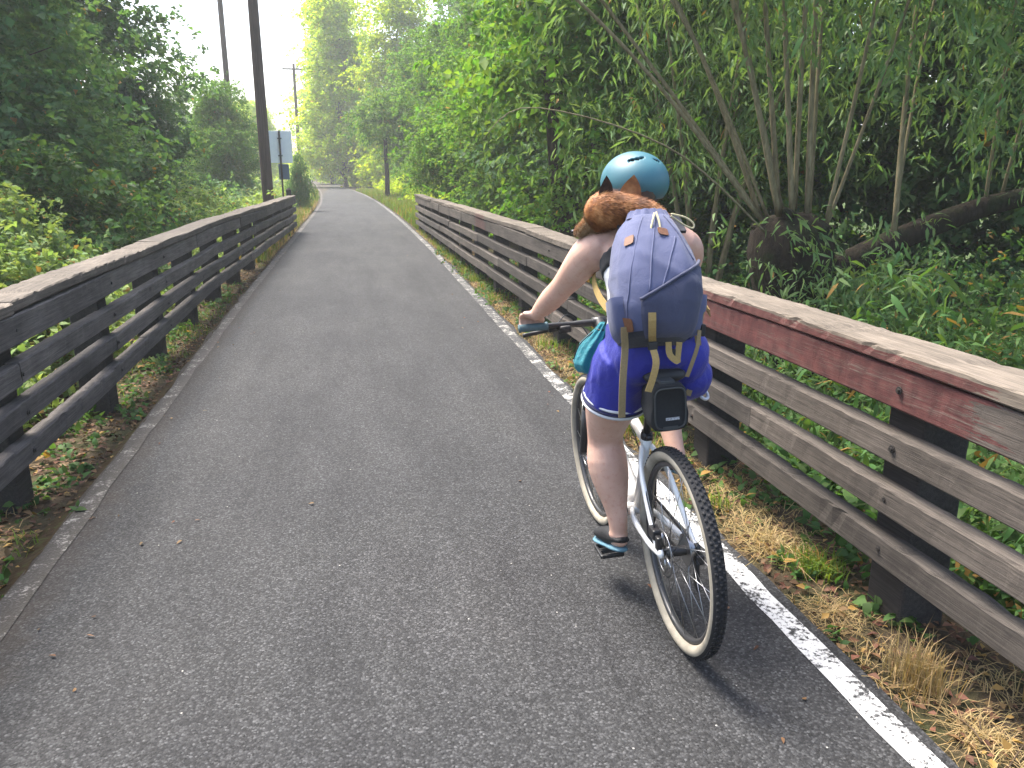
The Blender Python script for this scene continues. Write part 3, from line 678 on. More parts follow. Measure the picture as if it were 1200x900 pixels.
# dark forked trunk behind the fence, left of the rider's head
r_ = thing('dark_tree', 'dark forked trunk behind the right fence left of the rider', 'tree', (3.55, 13.2, -.5))
m = MB(); m.tube(curve_pts([(0, 0, -.2), (.02, 0, 1.0), (-.1, .1, 2.2), (-.3, .1, 4.5)], 10), [.24 - .012 * i for i in range(10)], 10)
m.tube(curve_pts([(.02, 0, .9), (.35, 0, 1.7), (.8, .2, 3.6)], 8), [.15 - .01 * i for i in range(8)], 8)
m.tube(curve_pts([(-.05, 0, .5), (.7, -.1, 1.0), (1.6, 0, 1.35)], 8), [.10 - .008 * i for i in range(8)], 8)
m.obj('trunk', 'bark', r_); crown_mesh('crown', 62, [(.6, 0, 4.2, 1.9, 1.9, 1.3), (1.0, 0, 5.4, 1.8, 1.8, 1.2), (.2, .2, 3.2, 1.2, 1.2, .8)], 190, 10, 10, .13, .05, mat='leaf_mid', parent=r_)

# ---- willow with many upright stems
def build_willow():
    r = np.random.default_rng(21); base = np.array([3.85, 6.6, -0.55])
    root = thing('willow_tree', 'multi stemmed willow with fanned tan stems behind the right fence', 'tree', tuple(base))
    m = MB()
    m.tube(curve_pts([(.25, .0, -.2), (.12, 0, .7), (.0, 0, 1.35), (-.05, 0, 1.75)], 9), [.34, .31, .30, .31, .33, .36, .37, .33, .2], 12)
    m.tube(curve_pts([(.1, 0, 1.1), (.9, .05, 1.45), (1.8, .0, 1.78), (2.7, .05, 1.95), (3.6, .1, 2.1)], 14), [.13 - .005 * i for i in range(14)], 10)
    for k in range(14):     # burrs and cut stubs on the pollard head
        a = r.uniform(0, 2 * pi); c = np.array([.26 * cos(a), .24 * sin(a), 1.25 + r.random() * .5]); m.tube([c * (.6, .6, 1), c + (.10 * cos(a), .10 * sin(a), r.uniform(.02, .16))], [.07, r.uniform(.02, .045)], 6)
    m.obj('trunk', 'dark_bark', root)
    LP, LT = [], []
    # each stem: start, lean, length, radius
    stems = [(-.30, .0, 1.70, -2.7, .1, 2.35, .028), (-.28, .1, 1.75, -2.35, .2, 2.5, .030), (-.25, .1, 1.7, -1.75, .3, 2.9, .034), (-.2, -.1, 1.75, -1.5, -.2, 3.1, .032), (-.15, 0, 1.75, -1.05, .2, 3.5, .038), (-.22, .05, 1.72, -1.95, .0, 2.7, .022),
             (-.1, .1, 1.8, -.75, -.1, 3.9, .036), (-.05, -.05, 1.75, -.35, .3, 4.2, .036), (.05, .1, 1.8, -.10, -.25, 4.4, .034), (.12, 0, 1.75, .16, .15, 4.3, .036), (-.05, .1, 1.75, -1.25, .2, 3.3, .026),
             (.2, .1, 1.75, .42, .35, 4.1, .036), (.25, -.1, 1.7, .62, -.1, 3.8, .033), (1.0, 0, 1.55, 1.45, .1, 4.2, .046), (1.05, .1, 1.55, 1.8, .3, 3.7, .030),
             (1.9, 0, 1.8, 2.05, .1, 4.0, .032), (2.1, .05, 1.85, 2.5, -.1, 3.7, .028), (-.3, -.1, 1.6, -2.4, -.1, 1.0, .018), (.3, 0, 1.6, .95, -.35, 3.6, .030)]
    for i, (x, y, z, lx, ly, h, rad) in enumerate(stems):
        s = np.array([x, y, z]); e = s + np.array([(lx - x) * 1.05, ly * 1.3, h]) if h != 1.0 else s + np.array([lx - x, ly, h])
        mid = s + (e - s) * .45 + np.array([0, 0, .22]) + r.normal(size=3) * .06
        pts = curve_pts([s, mid, e, e + (e - mid) * .35 + np.array([0, 0, -.35])], 18)
        mm = MB(); mm.tube(pts, [rad * (.74 if i < 11 else .6) * (1 - .82 * k / 17) for k in range(18)], 7)
        for k in range(8, 18):
            for _ in range(3 if k < 12 else 4):
                d = nrm(rand_unit(r, 1)[0] * 1.0 + np.array([0, -.15, .25])); l = r.uniform(.45, 1.15) * (.55 if i < 6 else 1)
                q = curve_pts([pts[k], pts[k] + d * l * .5 + (0, 0, .06), pts[k] + d * l + (0, 0, -.22 * l)], 5)
                if q[2][0] + base[0] < 3.1 and q[4][2] + base[2] < 3.4: continue
                mm.tube(q, [.006, .005, .004, .003, .002], 4)
                for w in range(12):
                    f = r.uniform(.25, 1.0) * 4; a = int(min(f, 3)); LP.append(q[a] + (q[a + 1] - q[a]) * (f - a)); LT.append(nrm(q[a + 1] - q[a]))
        mm.obj('stem', 'willow_bark', root)
    ex = np.c_[np.r_[r.uniform(-.8, 1.2, 350), r.uniform(1.2, 4.6, 1150)], r.normal(size=1500) * .5 - np.r_[np.full(350, .1), np.full(1150, .45)], np.r_[3.0 + 1.4 * r.random(350), 2.2 + 2.0 * r.random(1150) ** .7]]    # drooping outer sprays
    LP += list(ex); LT += list(nrm(rand_unit(r, 1500) * .8 + np.array([0, -.1, -.7])))
    sh = r.normal(size=(260, 3)) * (.5, .3, .35) + (.1, -.45, 1.15)       # leafy shoots round the trunk
    LP += list(sh); LT += list(nrm(rand_unit(r, 260) + np.array([0, -.3, .3])))
    P = np.array(LP); T = nrm(np.array(LT) + rand_unit(r, len(LP)) * .5)
    wx = P[:, 0] + base[0]; wz = P[:, 2] + base[2]; ok = ~(((wx < 2.6) & (wz < 3.3)) | ((wx < 3.1) & (wz < 2.6)) | ((wx < 2.1)))
    P, T = P[ok], T[ok]
    V, F = sprays(r, P + r.normal(size=P.shape) * .03, T, 9, .34, .100, .0095, .75, .6, .75, fine=True)
    fast_mesh('crown', V, F, 'leaf_willow', root)
build_willow()
# second, leaner willow thicket further left behind the fence, fills above the rider
r_ = thing('willow_bush', 'drooping willow foliage hanging behind the fence above the rider', 'shrub', (4.7, 10.2, -.5))
for k in range(7):
    m = MB(); a = k * .9; m.tube(curve_pts([(.08 * cos(a), .08 * sin(a), -.1), (.5 * cos(a), .5 * sin(a), 2.0), (1.3 * cos(a) + .2, 1.0 * sin(a), 4.2)], 9), [.05 - .005 * i for i in range(9)], 6); m.obj('stem', 'willow_bark', r_)
rr_ = np.random.default_rng(44)
P_ = np.array([(rr_.normal() * 1.15 + .2, rr_.normal() * .9, rr_.uniform(2.1, 5.6)) for _ in range(1500)])
V_, F_ = sprays(rr_, P_, nrm(rand_unit(rr_, 1500) + np.array([0, 0, -.35])), 11, .45, .115, .012, .8, .6, .7)
fast_mesh('crown', V_, F_, 'leaf_willow', r_)

# ------------------------------------------------------------------ undergrowth, grass, litter
def undergrowth(name, label, seed, n, xr, yr, hfun, L, W, mat, nl=12, twl=.3, droop=.45, per=3, bias=1.0):
    r = np.random.default_rng(seed)
    y = yr[0] + (yr[1] - yr[0]) * r.random(n) ** bias
    lo, hi = np.array([xr(v) for v in y]).T; x = lo + (hi - lo) * r.random(n)
    hh = hfun(x, y) * np.clip(.55 + .5 * snoise(np.c_[x, y, np.zeros(n)], seed, 1.6) + .3 * r.normal(size=n), .08, 1.5)
    P = []; T = []
    for k in range(per):
        f = (k + 1) / per
        P.append(np.c_[x + r.normal(size=n) * .08, y + r.normal(size=n) * .08, ground_z(x, y) + hh * f]); T.append(nrm(rand_unit(r, n) * .9 + np.array([0, 0, .5])))
    P = np.vstack(P); T = np.vstack(T)
    V, F = sprays(r, P, T, nl, twl, L, W, droop, fine=yr[0] < 5)
    return tag(fast_mesh(name, V, F, mat), label, kind='stuff')
undergrowth('undergrowth', 'pale green bramble undergrowth behind the left fence', 31, 5200, lambda y: (-2.2 - min(4.2, y * .33), -2.15 + .02 * max(0, y - 10)), (2.6, 25), lambda x, y: .38 + .52 * np.clip(-x - 2.0, 0, 2.4), .062, .020, 'leaf_bramble', nl=8, twl=.24, bias=1.25)
undergrowth('undergrowth', 'leafy green undergrowth behind the right fence', 32, 5600, lambda y: (2.4, 2.9 + min(7.0, y * .95)), (0.6, 15), lambda x, y: .16 + .34 * np.clip(x - 2.4, 0, 2.4), .058, .016, 'leaf_under', nl=9, twl=.24, bias=1.15)
undergrowth('undergrowth', 'narrow leaved willow shoots at the right edge behind the fence', 33, 260, lambda y: (2.5, 3.1 + y * .6), (1.6, 5.5), lambda x, y: .95 + .2 * np.clip(x - 2.3, 0, 2),   .105, .0095, 'leaf_under', nl=16, twl=.42, droop=.7, per=3)  # darker leaf colour than the willow's, carrying the shade here
undergrowth('undergrowth', 'dark undergrowth below the left trees', 34, 2600, lambda y: (-6.5 - y * .25, -3.6), (9, 40), lambda x, y: 1.0 + 0 * x, .12, .045, 'leaf_dark', nl=9)
undergrowth('undergrowth', 'bright weeds and bushes along the right verge past the fence', 35, 1500, lambda y: (float(edge_x(RE, y)) + 1.5, float(edge_x(RE, y)) + 5), (23, 62), lambda x, y: .65 + .25 * (x - edge_x(RE, y) - 1.3), .13, .045, 'leaf_bright', nl=9)
undergrowth('undergrowth', 'pale weeds at the left verge around the sign', 36, 1300, lambda y: (float(edge_x(LE, y)) - 4, float(edge_x(LE, y)) - .7), (22.3, 60), lambda x, y: .7 + 0 * x, .11, .040, 'leaf_bramble', nl=9)
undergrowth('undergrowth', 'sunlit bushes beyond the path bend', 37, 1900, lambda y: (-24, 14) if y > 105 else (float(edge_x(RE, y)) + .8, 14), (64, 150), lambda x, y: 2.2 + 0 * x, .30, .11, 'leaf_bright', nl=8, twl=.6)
undergrowth('undergrowth', 'small weeds rooted beneath the left fence', 38, 260, lambda y: (-1.95, -1.52), (1.6, 12), lambda x, y: .08 + 0 * x, .045, .013, 'leaf_under', nl=9, twl=.14, per=2, bias=1.4)
undergrowth('undergrowth', 'small weeds rooted beneath the right fence', 39, 170, lambda y: (1.70, 2.15), (2.2, 16), lambda x, y: .10 + 0 * x, .045, .013, 'leaf_under', nl=9, twl=.14, per=2, bias=1.2)

def blades(r, x, y, h, w, lean=.5, z=None):
    n = len(x); a = r.uniform(0, 2 * pi, n); d = np.c_[np.cos(a), np.sin(a), np.zeros(n)]; s = np.c_[-d[:, 1], d[:, 0], np.zeros(n)]
    b = np.c_[x, y, ground_z(x, y) - .01 if z is None else z]; h = h.reshape(-1, 1); ln = lean * r.random((n, 1)) * h; up = np.array([0, 0, 1.])
    V = np.stack([b - s * w, b + s * w, b + up * h * .6 + d * ln * .35 - s * w * .7, b + up * h * .6 + d * ln * .35 + s * w * .7, b + up * h * (1 - .25 * ln / h) + d * ln], 1).reshape(-1, 3)
    k = np.arange(n) * 5; F = np.stack([k, k + 1, k + 3, k, k + 3, k + 2, k + 2, k + 3, k + 4], 1).reshape(-1, 3)
    return V, F
def grass(name, label, seed, n, xr, yr, h, w, mat, lean=.6, bias=1.0, patch=None):
    r = np.random.default_rng(seed); y = yr[0] + (yr[1] - yr[0]) * r.random(n) ** bias
    lo, hi = np.array([xr(v) for v in y]).T; x = lo + (hi - lo) * r.random(n)
    if patch is not None:
        k = snoise(np.c_[x, y, np.zeros(n)], seed, patch[0]) > patch[1]; x, y = x[k], y[k]
    hh = h * r.uniform(.4, 1.25, len(x)); V, F = blades(r, x, y, hh, w, lean)
    return tag(fast_mesh(name, V, F, mat), label, kind='stuff')
grass('grass', 'green grass verge right of the path past the fence', 51, 15000, lambda y: (float(edge_x(RE, y)) + .18, float(edge_x(RE, y)) + 2.2), (22.6, 62), .30, .012, 'grass_green', bias=1.3)
grass('grass', 'yellowing grass verge left of the path past the fence', 52, 13000, lambda y: (float(edge_x(LE, y)) - 1.6, float(edge_x(LE, y)) - .14), (15, 62), .26, .011, 'grass_green', bias=1.5)
grass('dry_grass', 'dry straw coloured grass along the left verge near the fence end', 53, 5000, lambda y: (float(edge_x(LE, y)) - .75, float(edge_x(LE, y)) - .12), (15, 40), .22, .009, 'grass_dry', lean=1.2)
grass('dry_grass', 'dry straw litter grass beneath the right fence', 54, 16000, lambda y: (float(edge_x(RE, y)) + .11, 2.05), (1.0, 22), .055, .0020, 'grass_dry', lean=4.5, bias=1.6, patch=(2.6, -.2))
grass('grass', 'green grass tufts beneath the right fence', 55, 5200, lambda y: (float(edge_x(RE, y)) + .13, 2.0), (3.4, 22), .13, .004, 'grass_green', lean=1.1, bias=1.2, patch=(2.2, .25))
grass('grass', 'sparse grass beneath the left fence', 56, 7000, lambda y: (-1.95, float(edge_x(LE, y)) - .11), (1.4, 16), .075, .003, 'grass_green', lean=1.8, bias=1.4, patch=(2.4, .15))
grass('dry_grass', 'dry stalks scattered beneath the left fence', 57, 1800, lambda y: (-2.2, float(edge_x(LE, y)) - .16), (1.4, 16), .07, .0025, 'grass_dry', lean=3.0, bias=1.4, patch=(2.0, .1))
def tuft(name, label, x, y, n, sp, h, mat, seed, lean=.7, w=.0025):
    r = np.random.default_rng(seed); px = r.normal(size=n) * sp; py = r.normal(size=n) * sp * 1.4
    V, F = blades(r, px, py, h * r.uniform(.35, 1.15, n), w, lean, z=np.zeros(n) - .01)
    o = fast_mesh(name, V, F, mat); o.location = (x, y, float(ground_z(x, y))); return tag(o, label, 'grass tuft')
tuft('grass_tuft', 'tallest dry straw tuft beside the white line near the camera', 1.74, 1.98, 300, .040, .19, 'grass_dry', 71, .8, .0018)
tuft('grass_tuft', 'flattened dry straw tuft nearest the camera below the fence', 1.76, 1.72, 360, .05, .055, 'grass_dry', 72, 4.0, .0018)
tuft('grass_tuft', 'curled straw tuft beside the rear wheel under the fence', 1.78, 2.98, 380, .06, .085, 'grass_dry', 73, 3.6, .0026)
tuft('grass_tuft', 'brown dry tuft between the line and the fence post', 1.72, 2.42, 380, .055, .05, 'grass_dry', 74, 4.5, .0018)
tuft('grass_tuft', 'green weedy tuft below the rider handlebar beside the line', 1.72, 4.75, 520, .09, .27, 'grass_green', 75, .8, .004)
tuft('grass_tuft', 'low green tuft beside the rear wheel straw', 1.85, 2.75, 260, .045, .11, 'grass_green', 76, 1.4, .004)
def litter(name, label, seed, n, xr, yr, L, W, mat, bias=1.3):
    r = np.random.default_rng(seed); y = yr[0] + (yr[1] - yr[0]) * r.random(n) ** bias
    lo, hi = np.array([xr(v) for v in y]).T; x = lo + (hi - lo) * r.random(n)
    P = np.c_[x, y, ground_z(x, y) + r.uniform(.004, .02, n)]; D = rand_unit(r, n) * np.array([1, 1, .25]); N = np.array([0, 0, 1.]) + rand_unit(r, n) * .5
    s = r.uniform(.5, 1.5, n); V, F = leaf_arrays(P, D, N, L * s, W * s)
    return tag(fast_mesh(name, V, F, mat), label, kind='stuff')
litter('leaf_litter', 'brown fallen leaves beneath the right fence', 81, 10000, lambda y: (float(edge_x(RE, y)) + .10, 3.0), (.8, 18), .035, .011, 'litter')
litter('leaf_litter', 'brown fallen leaves beneath the left fence', 82, 12000, lambda y: (-2.6, float(edge_x(LE, y)) - .08), (1.2, 18), .035, .011, 'litter')
r = np.random.default_rng(83); m = MB()
for k in range(150):
    sd = 1 if r.random() < .55 else -1; y = 1.1 + 12 * r.random() ** 1.5; x = (1.66 + .5 * r.random()) if sd > 0 else (-1.5 - .55 * r.random())
    a = r.uniform(0, pi); l = r.uniform(.05, .22); z = float(ground_z(x, y)) + .012
    m.tube([(x, y, z), (x + cos(a) * l * .5, y + sin(a) * l * .5, z + r.uniform(0, .02)), (x + cos(a) * l, y + sin(a) * l, z + .004)], [.003, .0025, .0015], 4)
tag(m.obj('twig_litter', 'twig'), 'thin fallen twigs scattered along both verges', kind='stuff')

# ------------------------------------------------------------------ bicycle (local frame: x right, y forward, z up; origin at the rear tyre's contact)
BIKE = np.array([1.07, 2.34, 0.0]); YAW = radians(-1.5); LEAN = radians(-4.0)
def to_world(p):
    x, y, z = p; return (BIKE[0] + x * cos(YAW) - y * sin(YAW), BIKE[1] + x * sin(YAW) + y * cos(YAW), z)
def build_bike():
    root = thing('bicycle', 'white mountain bike with tan sidewall tyres ridden along the path', 'bicycle', tuple(BIKE), (0, LEAN, YAW))
    R = .352; RA = np.array([0, 0, R]); FA = np.array([0, 1.03, R]); BB = np.array([0, .43, .325])
    def wheel(c, disc_x, steer):
        w = bpy.data.objects.new('wheel', None); w.empty_display_size = .05; link(w, root); w.location = c; w.rotation_euler = (0, 0, steer)
        m = MB(); m.torus((0, 0, 0), R - .024, .024, 0, 72, 12, arc=(-1.05, 1.05), rz=.0265)
        # tread knobs as small raised blocks
        for i in range(96):
            a = 2 * pi * i / 96
            for dx, ro in ((-.0125, .0005), (0.0, .002), (.0125, .0005)):
                aa = a + (.03 if dx == 0 else 0); rr = R + ro - (.002 if dx else 0)
                Rm = np.array([[1, 0, 0], [0, cos(aa), -sin(aa)], [0, sin(aa), cos(aa)]])
                m.box((dx, rr * cos(aa + pi / 2) * 1.0, rr * sin(aa + pi / 2)), (.009, .011, .003), Rm)
        m.obj('tyre', 'tyre', w)
        m = MB()
        for arc in ((1.0, 2.75), (-2.75, -1.0)): m.torus((0, 0, 0), R - .024, .0235, 0, 72, 8, arc=arc, rz=.0262)
        m.obj('sidewall', 'sidewall', w)
        m = MB(); m.torus((0, 0, 0), R - .055, .011, 0, 72, 8, rz=.0125); m.obj('rim', 'rim', w)
        m = MB(); m.tube([(-.05, 0, 0), (-.045, 0, 0), (-.03, 0, 0), (.03, 0, 0), (.045, 0, 0), (.05, 0, 0)], [.014, .026, .018, .018, .026, .014], 16); m.obj('hub', 'black_metal', w)
        m = MB()
        for i in range(28):
            a = 2 * pi * i / 28; sd = 1 if i % 2 else -1; off = .35 * (1 if (i // 2) % 2 else -1)
            m.tube([(sd * .034, .024 * cos(a + off * 3), .024 * sin(a + off * 3)), (sd * .006, (R - .062) * cos(a), (R - .062) * sin(a))], .0013, 5)
        m.obj('spokes', 'steel', w)
        m = MB(); m.torus((disc_x, 0, 0), .074, .009, 0, 40, 4, rz=.0012)
        for i in range(6):
            a = i * pi / 3; m.tube([(disc_x, .02 * cos(a), .02 * sin(a)), (disc_x, .07 * cos(a + .35), .07 * sin(a + .35))], [.005, .004], 5)
        m.obj('brake_disc', 'steel', w)
        return w
    rw = wheel(RA, -.052, 0); fw = wheel(FA, -.048, radians(1.5))
    m = MB()      # cassette on the rear hub
    for i, rr in enumerate((.055, .049, .043, .037, .031, .026)): m.tube([(.022 + i * .005, 0, 0), (.0245 + i * .005, 0, 0)], rr, 28)
    m.obj('cassette', 'steel', rw, False)
    # frame
    m = MB(); HT0, HT1 = np.array([0, .905, .655]), np.array([0, .845, .815]); ST1 = np.array([0, .305, .665])
    m.tube([BB, BB + (ST1 - BB) * .5, ST1], [(.021, .024), (.017, .020), (.018, .018)], 16)
    m.tube([HT0 - (0, .012, .02), HT1], [.026, .024], 16)
    m.tube(curve_pts([HT0 + (0, -.01, .02), (0, .70, .47), BB + (0, .015, .01)], 10), [(.030, .036)] * 4 + [(.034, .044)] * 6, 18)
    m.tube(curve_pts([HT1 + (0, -.005, -.03), (0, .58, .715), ST1 + (0, 0, -.03)], 10), [(.022, .026)] * 5 + [(.019, .017)] * 5, 16)
    m.tube([(-.045, .43, .325), (.045, .43, .325)], .026, 18)
    m.obj('frame', 'frame_white', root)
    for sx in (-1, 1):
        m = MB(); m.tube(curve_pts([(sx * .018, .31, .62), (sx * .050, .22, .545), (sx * .064, .05, .375), (sx * .066, .0, .355)], 12), [(.009, .012)] * 12, 12); m.obj('seat_stay', 'frame_white', root)
        m = MB(); m.tube(curve_pts([(sx * .028, .42, .325), (sx * .050, .32, .328), (sx * .066, .12, .335), (sx * .067, -.01, .352)], 12), [(.010, .014)] * 6 + [(.008, .012)] * 6, 12); m.obj('chain_stay', 'frame_white', root)
        m = MB(); m.tube([(sx * .072, 0, .352), (sx * .058, 0, .352)], .017, 12); m.obj('dropout', 'frame_white' if sx < 0 else 'black_metal', root)
    for z in (.40, .45):
        f = (z - .30) / .365; m = MB(); p = BB + (ST1 - BB) * f + (0, -.020, -.006); m.tube([p, p + (0, -.004, -.001)], .0055, 10); m.obj('bottle_bolt', 'black_metal', root)
    for f in (.28, .36):
        p = BB + (HT0 - BB) * f + (-.012, -.036, .030); m = MB(); m.tube([p, p + (-.001, -.008, .007)], .006, 10); m.obj('bottle_bolt', 'black_metal', root)
    # fork with suspension legs
    for sx in (-1, 1):
        m = MB(); m.tube([(sx * .062, .905, .67), (sx * .062, .945, .545)], .016, 14); m.tube([(sx * .062, .93, .585), (sx * .064, 1.01, .37), FA + (sx * .064, 0, 0)], [.021, .018, .016], 14); m.obj('fork_leg', 'black_metal', root)
    m = MB(); m.tube([(-.075, .902, .672), (.075, .902, .672)], [(.022, .022)] * 2, 12); m.tube(curve_pts([(-.062, .925, .575), (-.05, .86, .64), (0, .84, .735), (.05, .86, .64), (.062, .925, .575)], 12), .011, 8)
    m.obj('fork_crown', 'black_metal', root)
    # seat post, saddle
    m = MB(); m.tube([ST1 + (0, .01, -.03), ST1 + (0, -.075, .225)], .0145, 14); m.obj('seat_post', 'black_metal', root)
    m = MB(); m.tube([ST1 + (0, .004, -.012), ST1 + (0, -.004, .014)], .021, 14); m.box(ST1 + (0, -.028, 0), (.02, .022, .018)); m.obj('seat_clamp', 'black_metal', root, True)
    m = MB(); m.tube(curve_pts([(0, .085, .925), (0, .12, .945), (0, .19, .942), (0, .28, .936), (0, .345, .93)], 12), [(.045, .012), (.068, .021), (.074, .023), (.070, .023), (.060, .022), (.046, .021), (.034, .020), (.027, .019), (.024, .018), (.022, .017), (.020, .015), (.012, .009)], 18, ref=(1, 0, 0))
    m.obj('saddle', 'black_plastic', root)
    for sx in (-1, 1):
        m = MB(); m.tube(curve_pts([(sx * .022, .12, .925), (sx * .022, .16, .897), (sx * .022, .26, .895), (sx * .015, .31, .92)], 8), .0035, 6); m.obj('saddle_rail', 'steel', root)
    # cockpit
    GC = np.array([0, .895, .975])
    m = MB(); m.tube([HT1 + (0, -.003, -.01), HT1 + (0, -.03, .08), HT1 + (0, -.045, .125)], .019, 14); m.tube([HT1 + (0, -.04, .105), GC + (0, -.005, 0)], [.021, .023], 14); m.tube([GC + (-.028, 0, 0), GC + (.028, 0, 0)], .022, 14)
    m.obj('stem', 'black_metal', root)
    m = MB(); m.tube(curve_pts([GC + (-.34, -.03, .012), GC + (-.18, -.008, .006), GC + (-.06, 0, 0), GC + (.06, 0, 0), GC + (.18, -.008, .006), GC + (.34, -.03, .012)], 24), [.0115] * 8 + [.0155] * 8 + [.0115] * 8, 12); m.obj('handlebar', 'black_metal', root)
    for sx in (-1, 1):
        m = MB(); m.tube([GC + (sx * .225, -.013, .008), GC + (sx * .235, -.014, .008), GC + (sx * .34, -.03, .012), GC + (sx * .347, -.031, .012)], [.019, .0165, .0165, .0185], 16); m.obj('grip', 'grip', root)
        m = MB(); m.tube([GC + (sx * .175, .012, -.005), GC + (sx * .215, .004, -.004)], .02, 12); m.tube(curve_pts([GC + (sx * .19, .03, -.012), GC + (sx * .25, .055, -.03), GC + (sx * .32, .045, -.036)], 8), [(.009, .006)] * 8, 8); m.obj('brake_lever', 'black_metal', root)
        m = MB(); m.box(GC + (sx * .15, -.012, -.012), (.05, .04, .03)); m.obj('shifter', 'black_plastic', root, True, bevel=.008)
        m = MB(); m.tube(curve_pts([GC + (sx * .18, .03, -.005), GC + (sx * .10, .12, .02), GC + (sx * .02, .10, -.08), GC + (sx * .015, .0, -.20)], 14), .0028, 6); m.obj('brake_cable', 'black_plastic', root)
    # drivetrain
    m = MB(); m.torus((.048, .43, .325), .066, .005, 0, 44, 6, rz=.002)
    for i in range(5):
        a = i * 1.2566; m.tube([(.048, .43 + .02 * cos(a),   .325 + .02 * sin(a)), (.048, .43 + .064 * cos(a), .325 + .064 * sin(a))], .006, 6)
    m.obj('chainring', 'black_metal', root)
    m = MB()
    for z0, z1 in ((.066, .040), (-.066, -.038)): m.tube([(.046, .43, .325 + z0), (.036, 0, .352 + z1)], [(.004, .006)] * 2, 6)
    m.obj('chain', 'steel_dark', root)
    m = MB(); m.box((.055, -.02, .262), (.014, .03, .10)); m.tube([(.05, -.015, .305), (.058, -.015, .305)], .02, 14); m.tube([(.05, -.03, .225), (.058, -.03, .225)], .02, 14); m.box((.068, .0, .315), (.03, .05, .035)); m.obj('derailleur', 'black_metal', root, False, bevel=.004)
    m = MB(); m.box((-.064, .052, .405), (.032, .055, .038)); m.box((-.066, .01, .385), (.02, .03, .05)); m.obj('brake_caliper', 'black_metal', root, False, bevel=.006)
    m = MB(); m.tube(curve_pts([(-.066, .05, .425), (-.055, .16, .50), (-.03, .29, .60), (-.02, .45, .68)], 12), .0026, 6); m.obj('brake_cable', 'black_plastic', root)
    for sx, up in ((-1, -1), (1, 1)):
        m = MB(); m.tube([(sx * .062, .43, .325), (sx * .072, .43, .325 + up * .165)], [(.016, .011), (.012, .008)], 12, ref=(0, 1, 0)); m.tube([(sx * .03, .43, .325), (sx * .072, .43, .325)], .014, 12); ck = m.obj('crank', 'black_metal', root)
        m = MB(); zc = .325 + up * .165
        m.box((sx * .122, .43, zc), (.095, .02, .016)); m.box((sx * .122, .475, zc), (.09, .012, .016)); m.box((sx * .122, .385, zc), (.09, .012, .016)); m.box((sx * .082, .43, zc), (.012, .10, .015)); m.box((sx * .164, .43, zc), (.012, .10, .015))
        m.obj('pedal', 'black_metal', ck, False, bevel=.003)
    m = MB(); m.ellip((0, .055, .776), (.030, .012, .012), 14, 8); m.obj('rear_light', 'red_lens', root)
    m = MB(); m.box((0, .075, .80), (.03, .03, .03)); m.obj('light_bracket', 'black_plastic', root, False, bevel=.004)
    return root
build_bike()

# saddle bag under the saddle (same lean as the bike)
def build_saddle_bag():
    root = thing('saddle_bag', 'small black saddle bag strapped below the bicycle saddle', 'bag', to_world((-.075, .09, .86)), (0, LEAN, YAW))
    m = MB(); c = np.array([0, -.01, -.01])
    # rounded box narrowing to the front
    seg = 28; V = []; rows = [(-.048, .044, .058), (-.062, .058, .074), (-.056, .062, .079), (-.02, .063, .079), (.04, .056, .066), (.09, .046, .048), (.095, .03, .03)]
    for (y, hw, hh) in rows:
        for k in range(seg):
            a = 2 * pi * k / seg; ca, sa = cos(a), sin(a); p = 5.0
            rr = (abs(ca) ** p + abs(sa) ** p) ** (-1 / p); V.append(c + (hw * ca * rr * (1.04 if sa < 0 else .96), y, hh * sa * rr))
    F = [(i * seg + k, (i + 1) * seg + k, (i + 1) * seg + (k + 1) % seg, i * seg + (k + 1) % seg) for i in range(len(rows) - 1) for k in range(seg)]
    F += [tuple(range(seg)), tuple((len(rows) - 1) * seg + k for k in range(seg))[::-1]]
    m.add(V, F); m.obj('body', 'bag_black', root, True)
    m = MB(); ring = [c + (.052 * np.sign(cos(a)) * abs(cos(a)) ** .4, -.0655, .068 * np.sign(sin(a)) * abs(sin(a)) ** .4) for a in np.linspace(0, 2 * pi, 40)]
    m.tube(ring, .0028, 6, caps=False); m.obj('zip', 'bag_piping', root)
    m = MB(); m.box(c + (.008, -.0630, -.036), (.046, .002, .009)); m.obj('logo_print', 'grey_print', root, False)
    m = MB(); m.box(c + (0, .0, .082), (.05, .09, .012)); m.obj('strap', 'bag_piping', root, False, bevel=.003)
    m = MB(); m.box(c + (0, -.066, -.066), (.05, .004, .012)); m.obj('light_loop', 'bag_piping', root, False)
build_saddle_bag()

# ------------------------------------------------------------------ rider
def rthing(name, label, cat, base):
    o = thing(name, label, cat, to_world(base), (0, 0, YAW)); return o, np.array(base, float)
def grip_hand(m, sx, bar, wrist):
    """palm and five fingers closed round the bar"""
    bx, by, bz = bar
    m.tube(curve_pts([wrist, np.array(wrist) * .5 + np.array([bx, by - .012, bz + .026]) * .5, (bx, by + .002, bz + .030)], 8), [(.026, .022), (.030, .020), (.034, .019), (.038, .018), (.042, .017), (.043, .016), (.042, .015), (.040, .013)], 14, ref=(1, 0, 0))
    for k, (off, ln) in enumerate(((-.034, .90), (-.0115, 1.0), (.0115, 1.02), (.033, .94))):
        x = bx + sx * -off
        P = [(x, by + .004, bz + .029), (x, by + .026 * ln, bz + .020), (x, by + .032 * ln, bz - .004), (x, by + .018 * ln, bz - .024), (x, by - .002, bz - .027)]
        m.tube(curve_pts(P, 9), [.0100, .0098, .0096, .0092, .0090, .0088, .0085, .0080, .0072], 10, round_=True)
    ix = bx - sx * .040
    m.tube(curve_pts([(ix + sx * .006, by - .024, bz + .022), (ix - sx * .010, by - .004, bz + .012), (ix - sx * .012, by + .016, bz - .004), (ix - sx * .004, by + .026, bz - .018)], 8), [.0135, .0128, .0120, .0112, .0106, .0100, .0094, .0085], 10, round_=True)
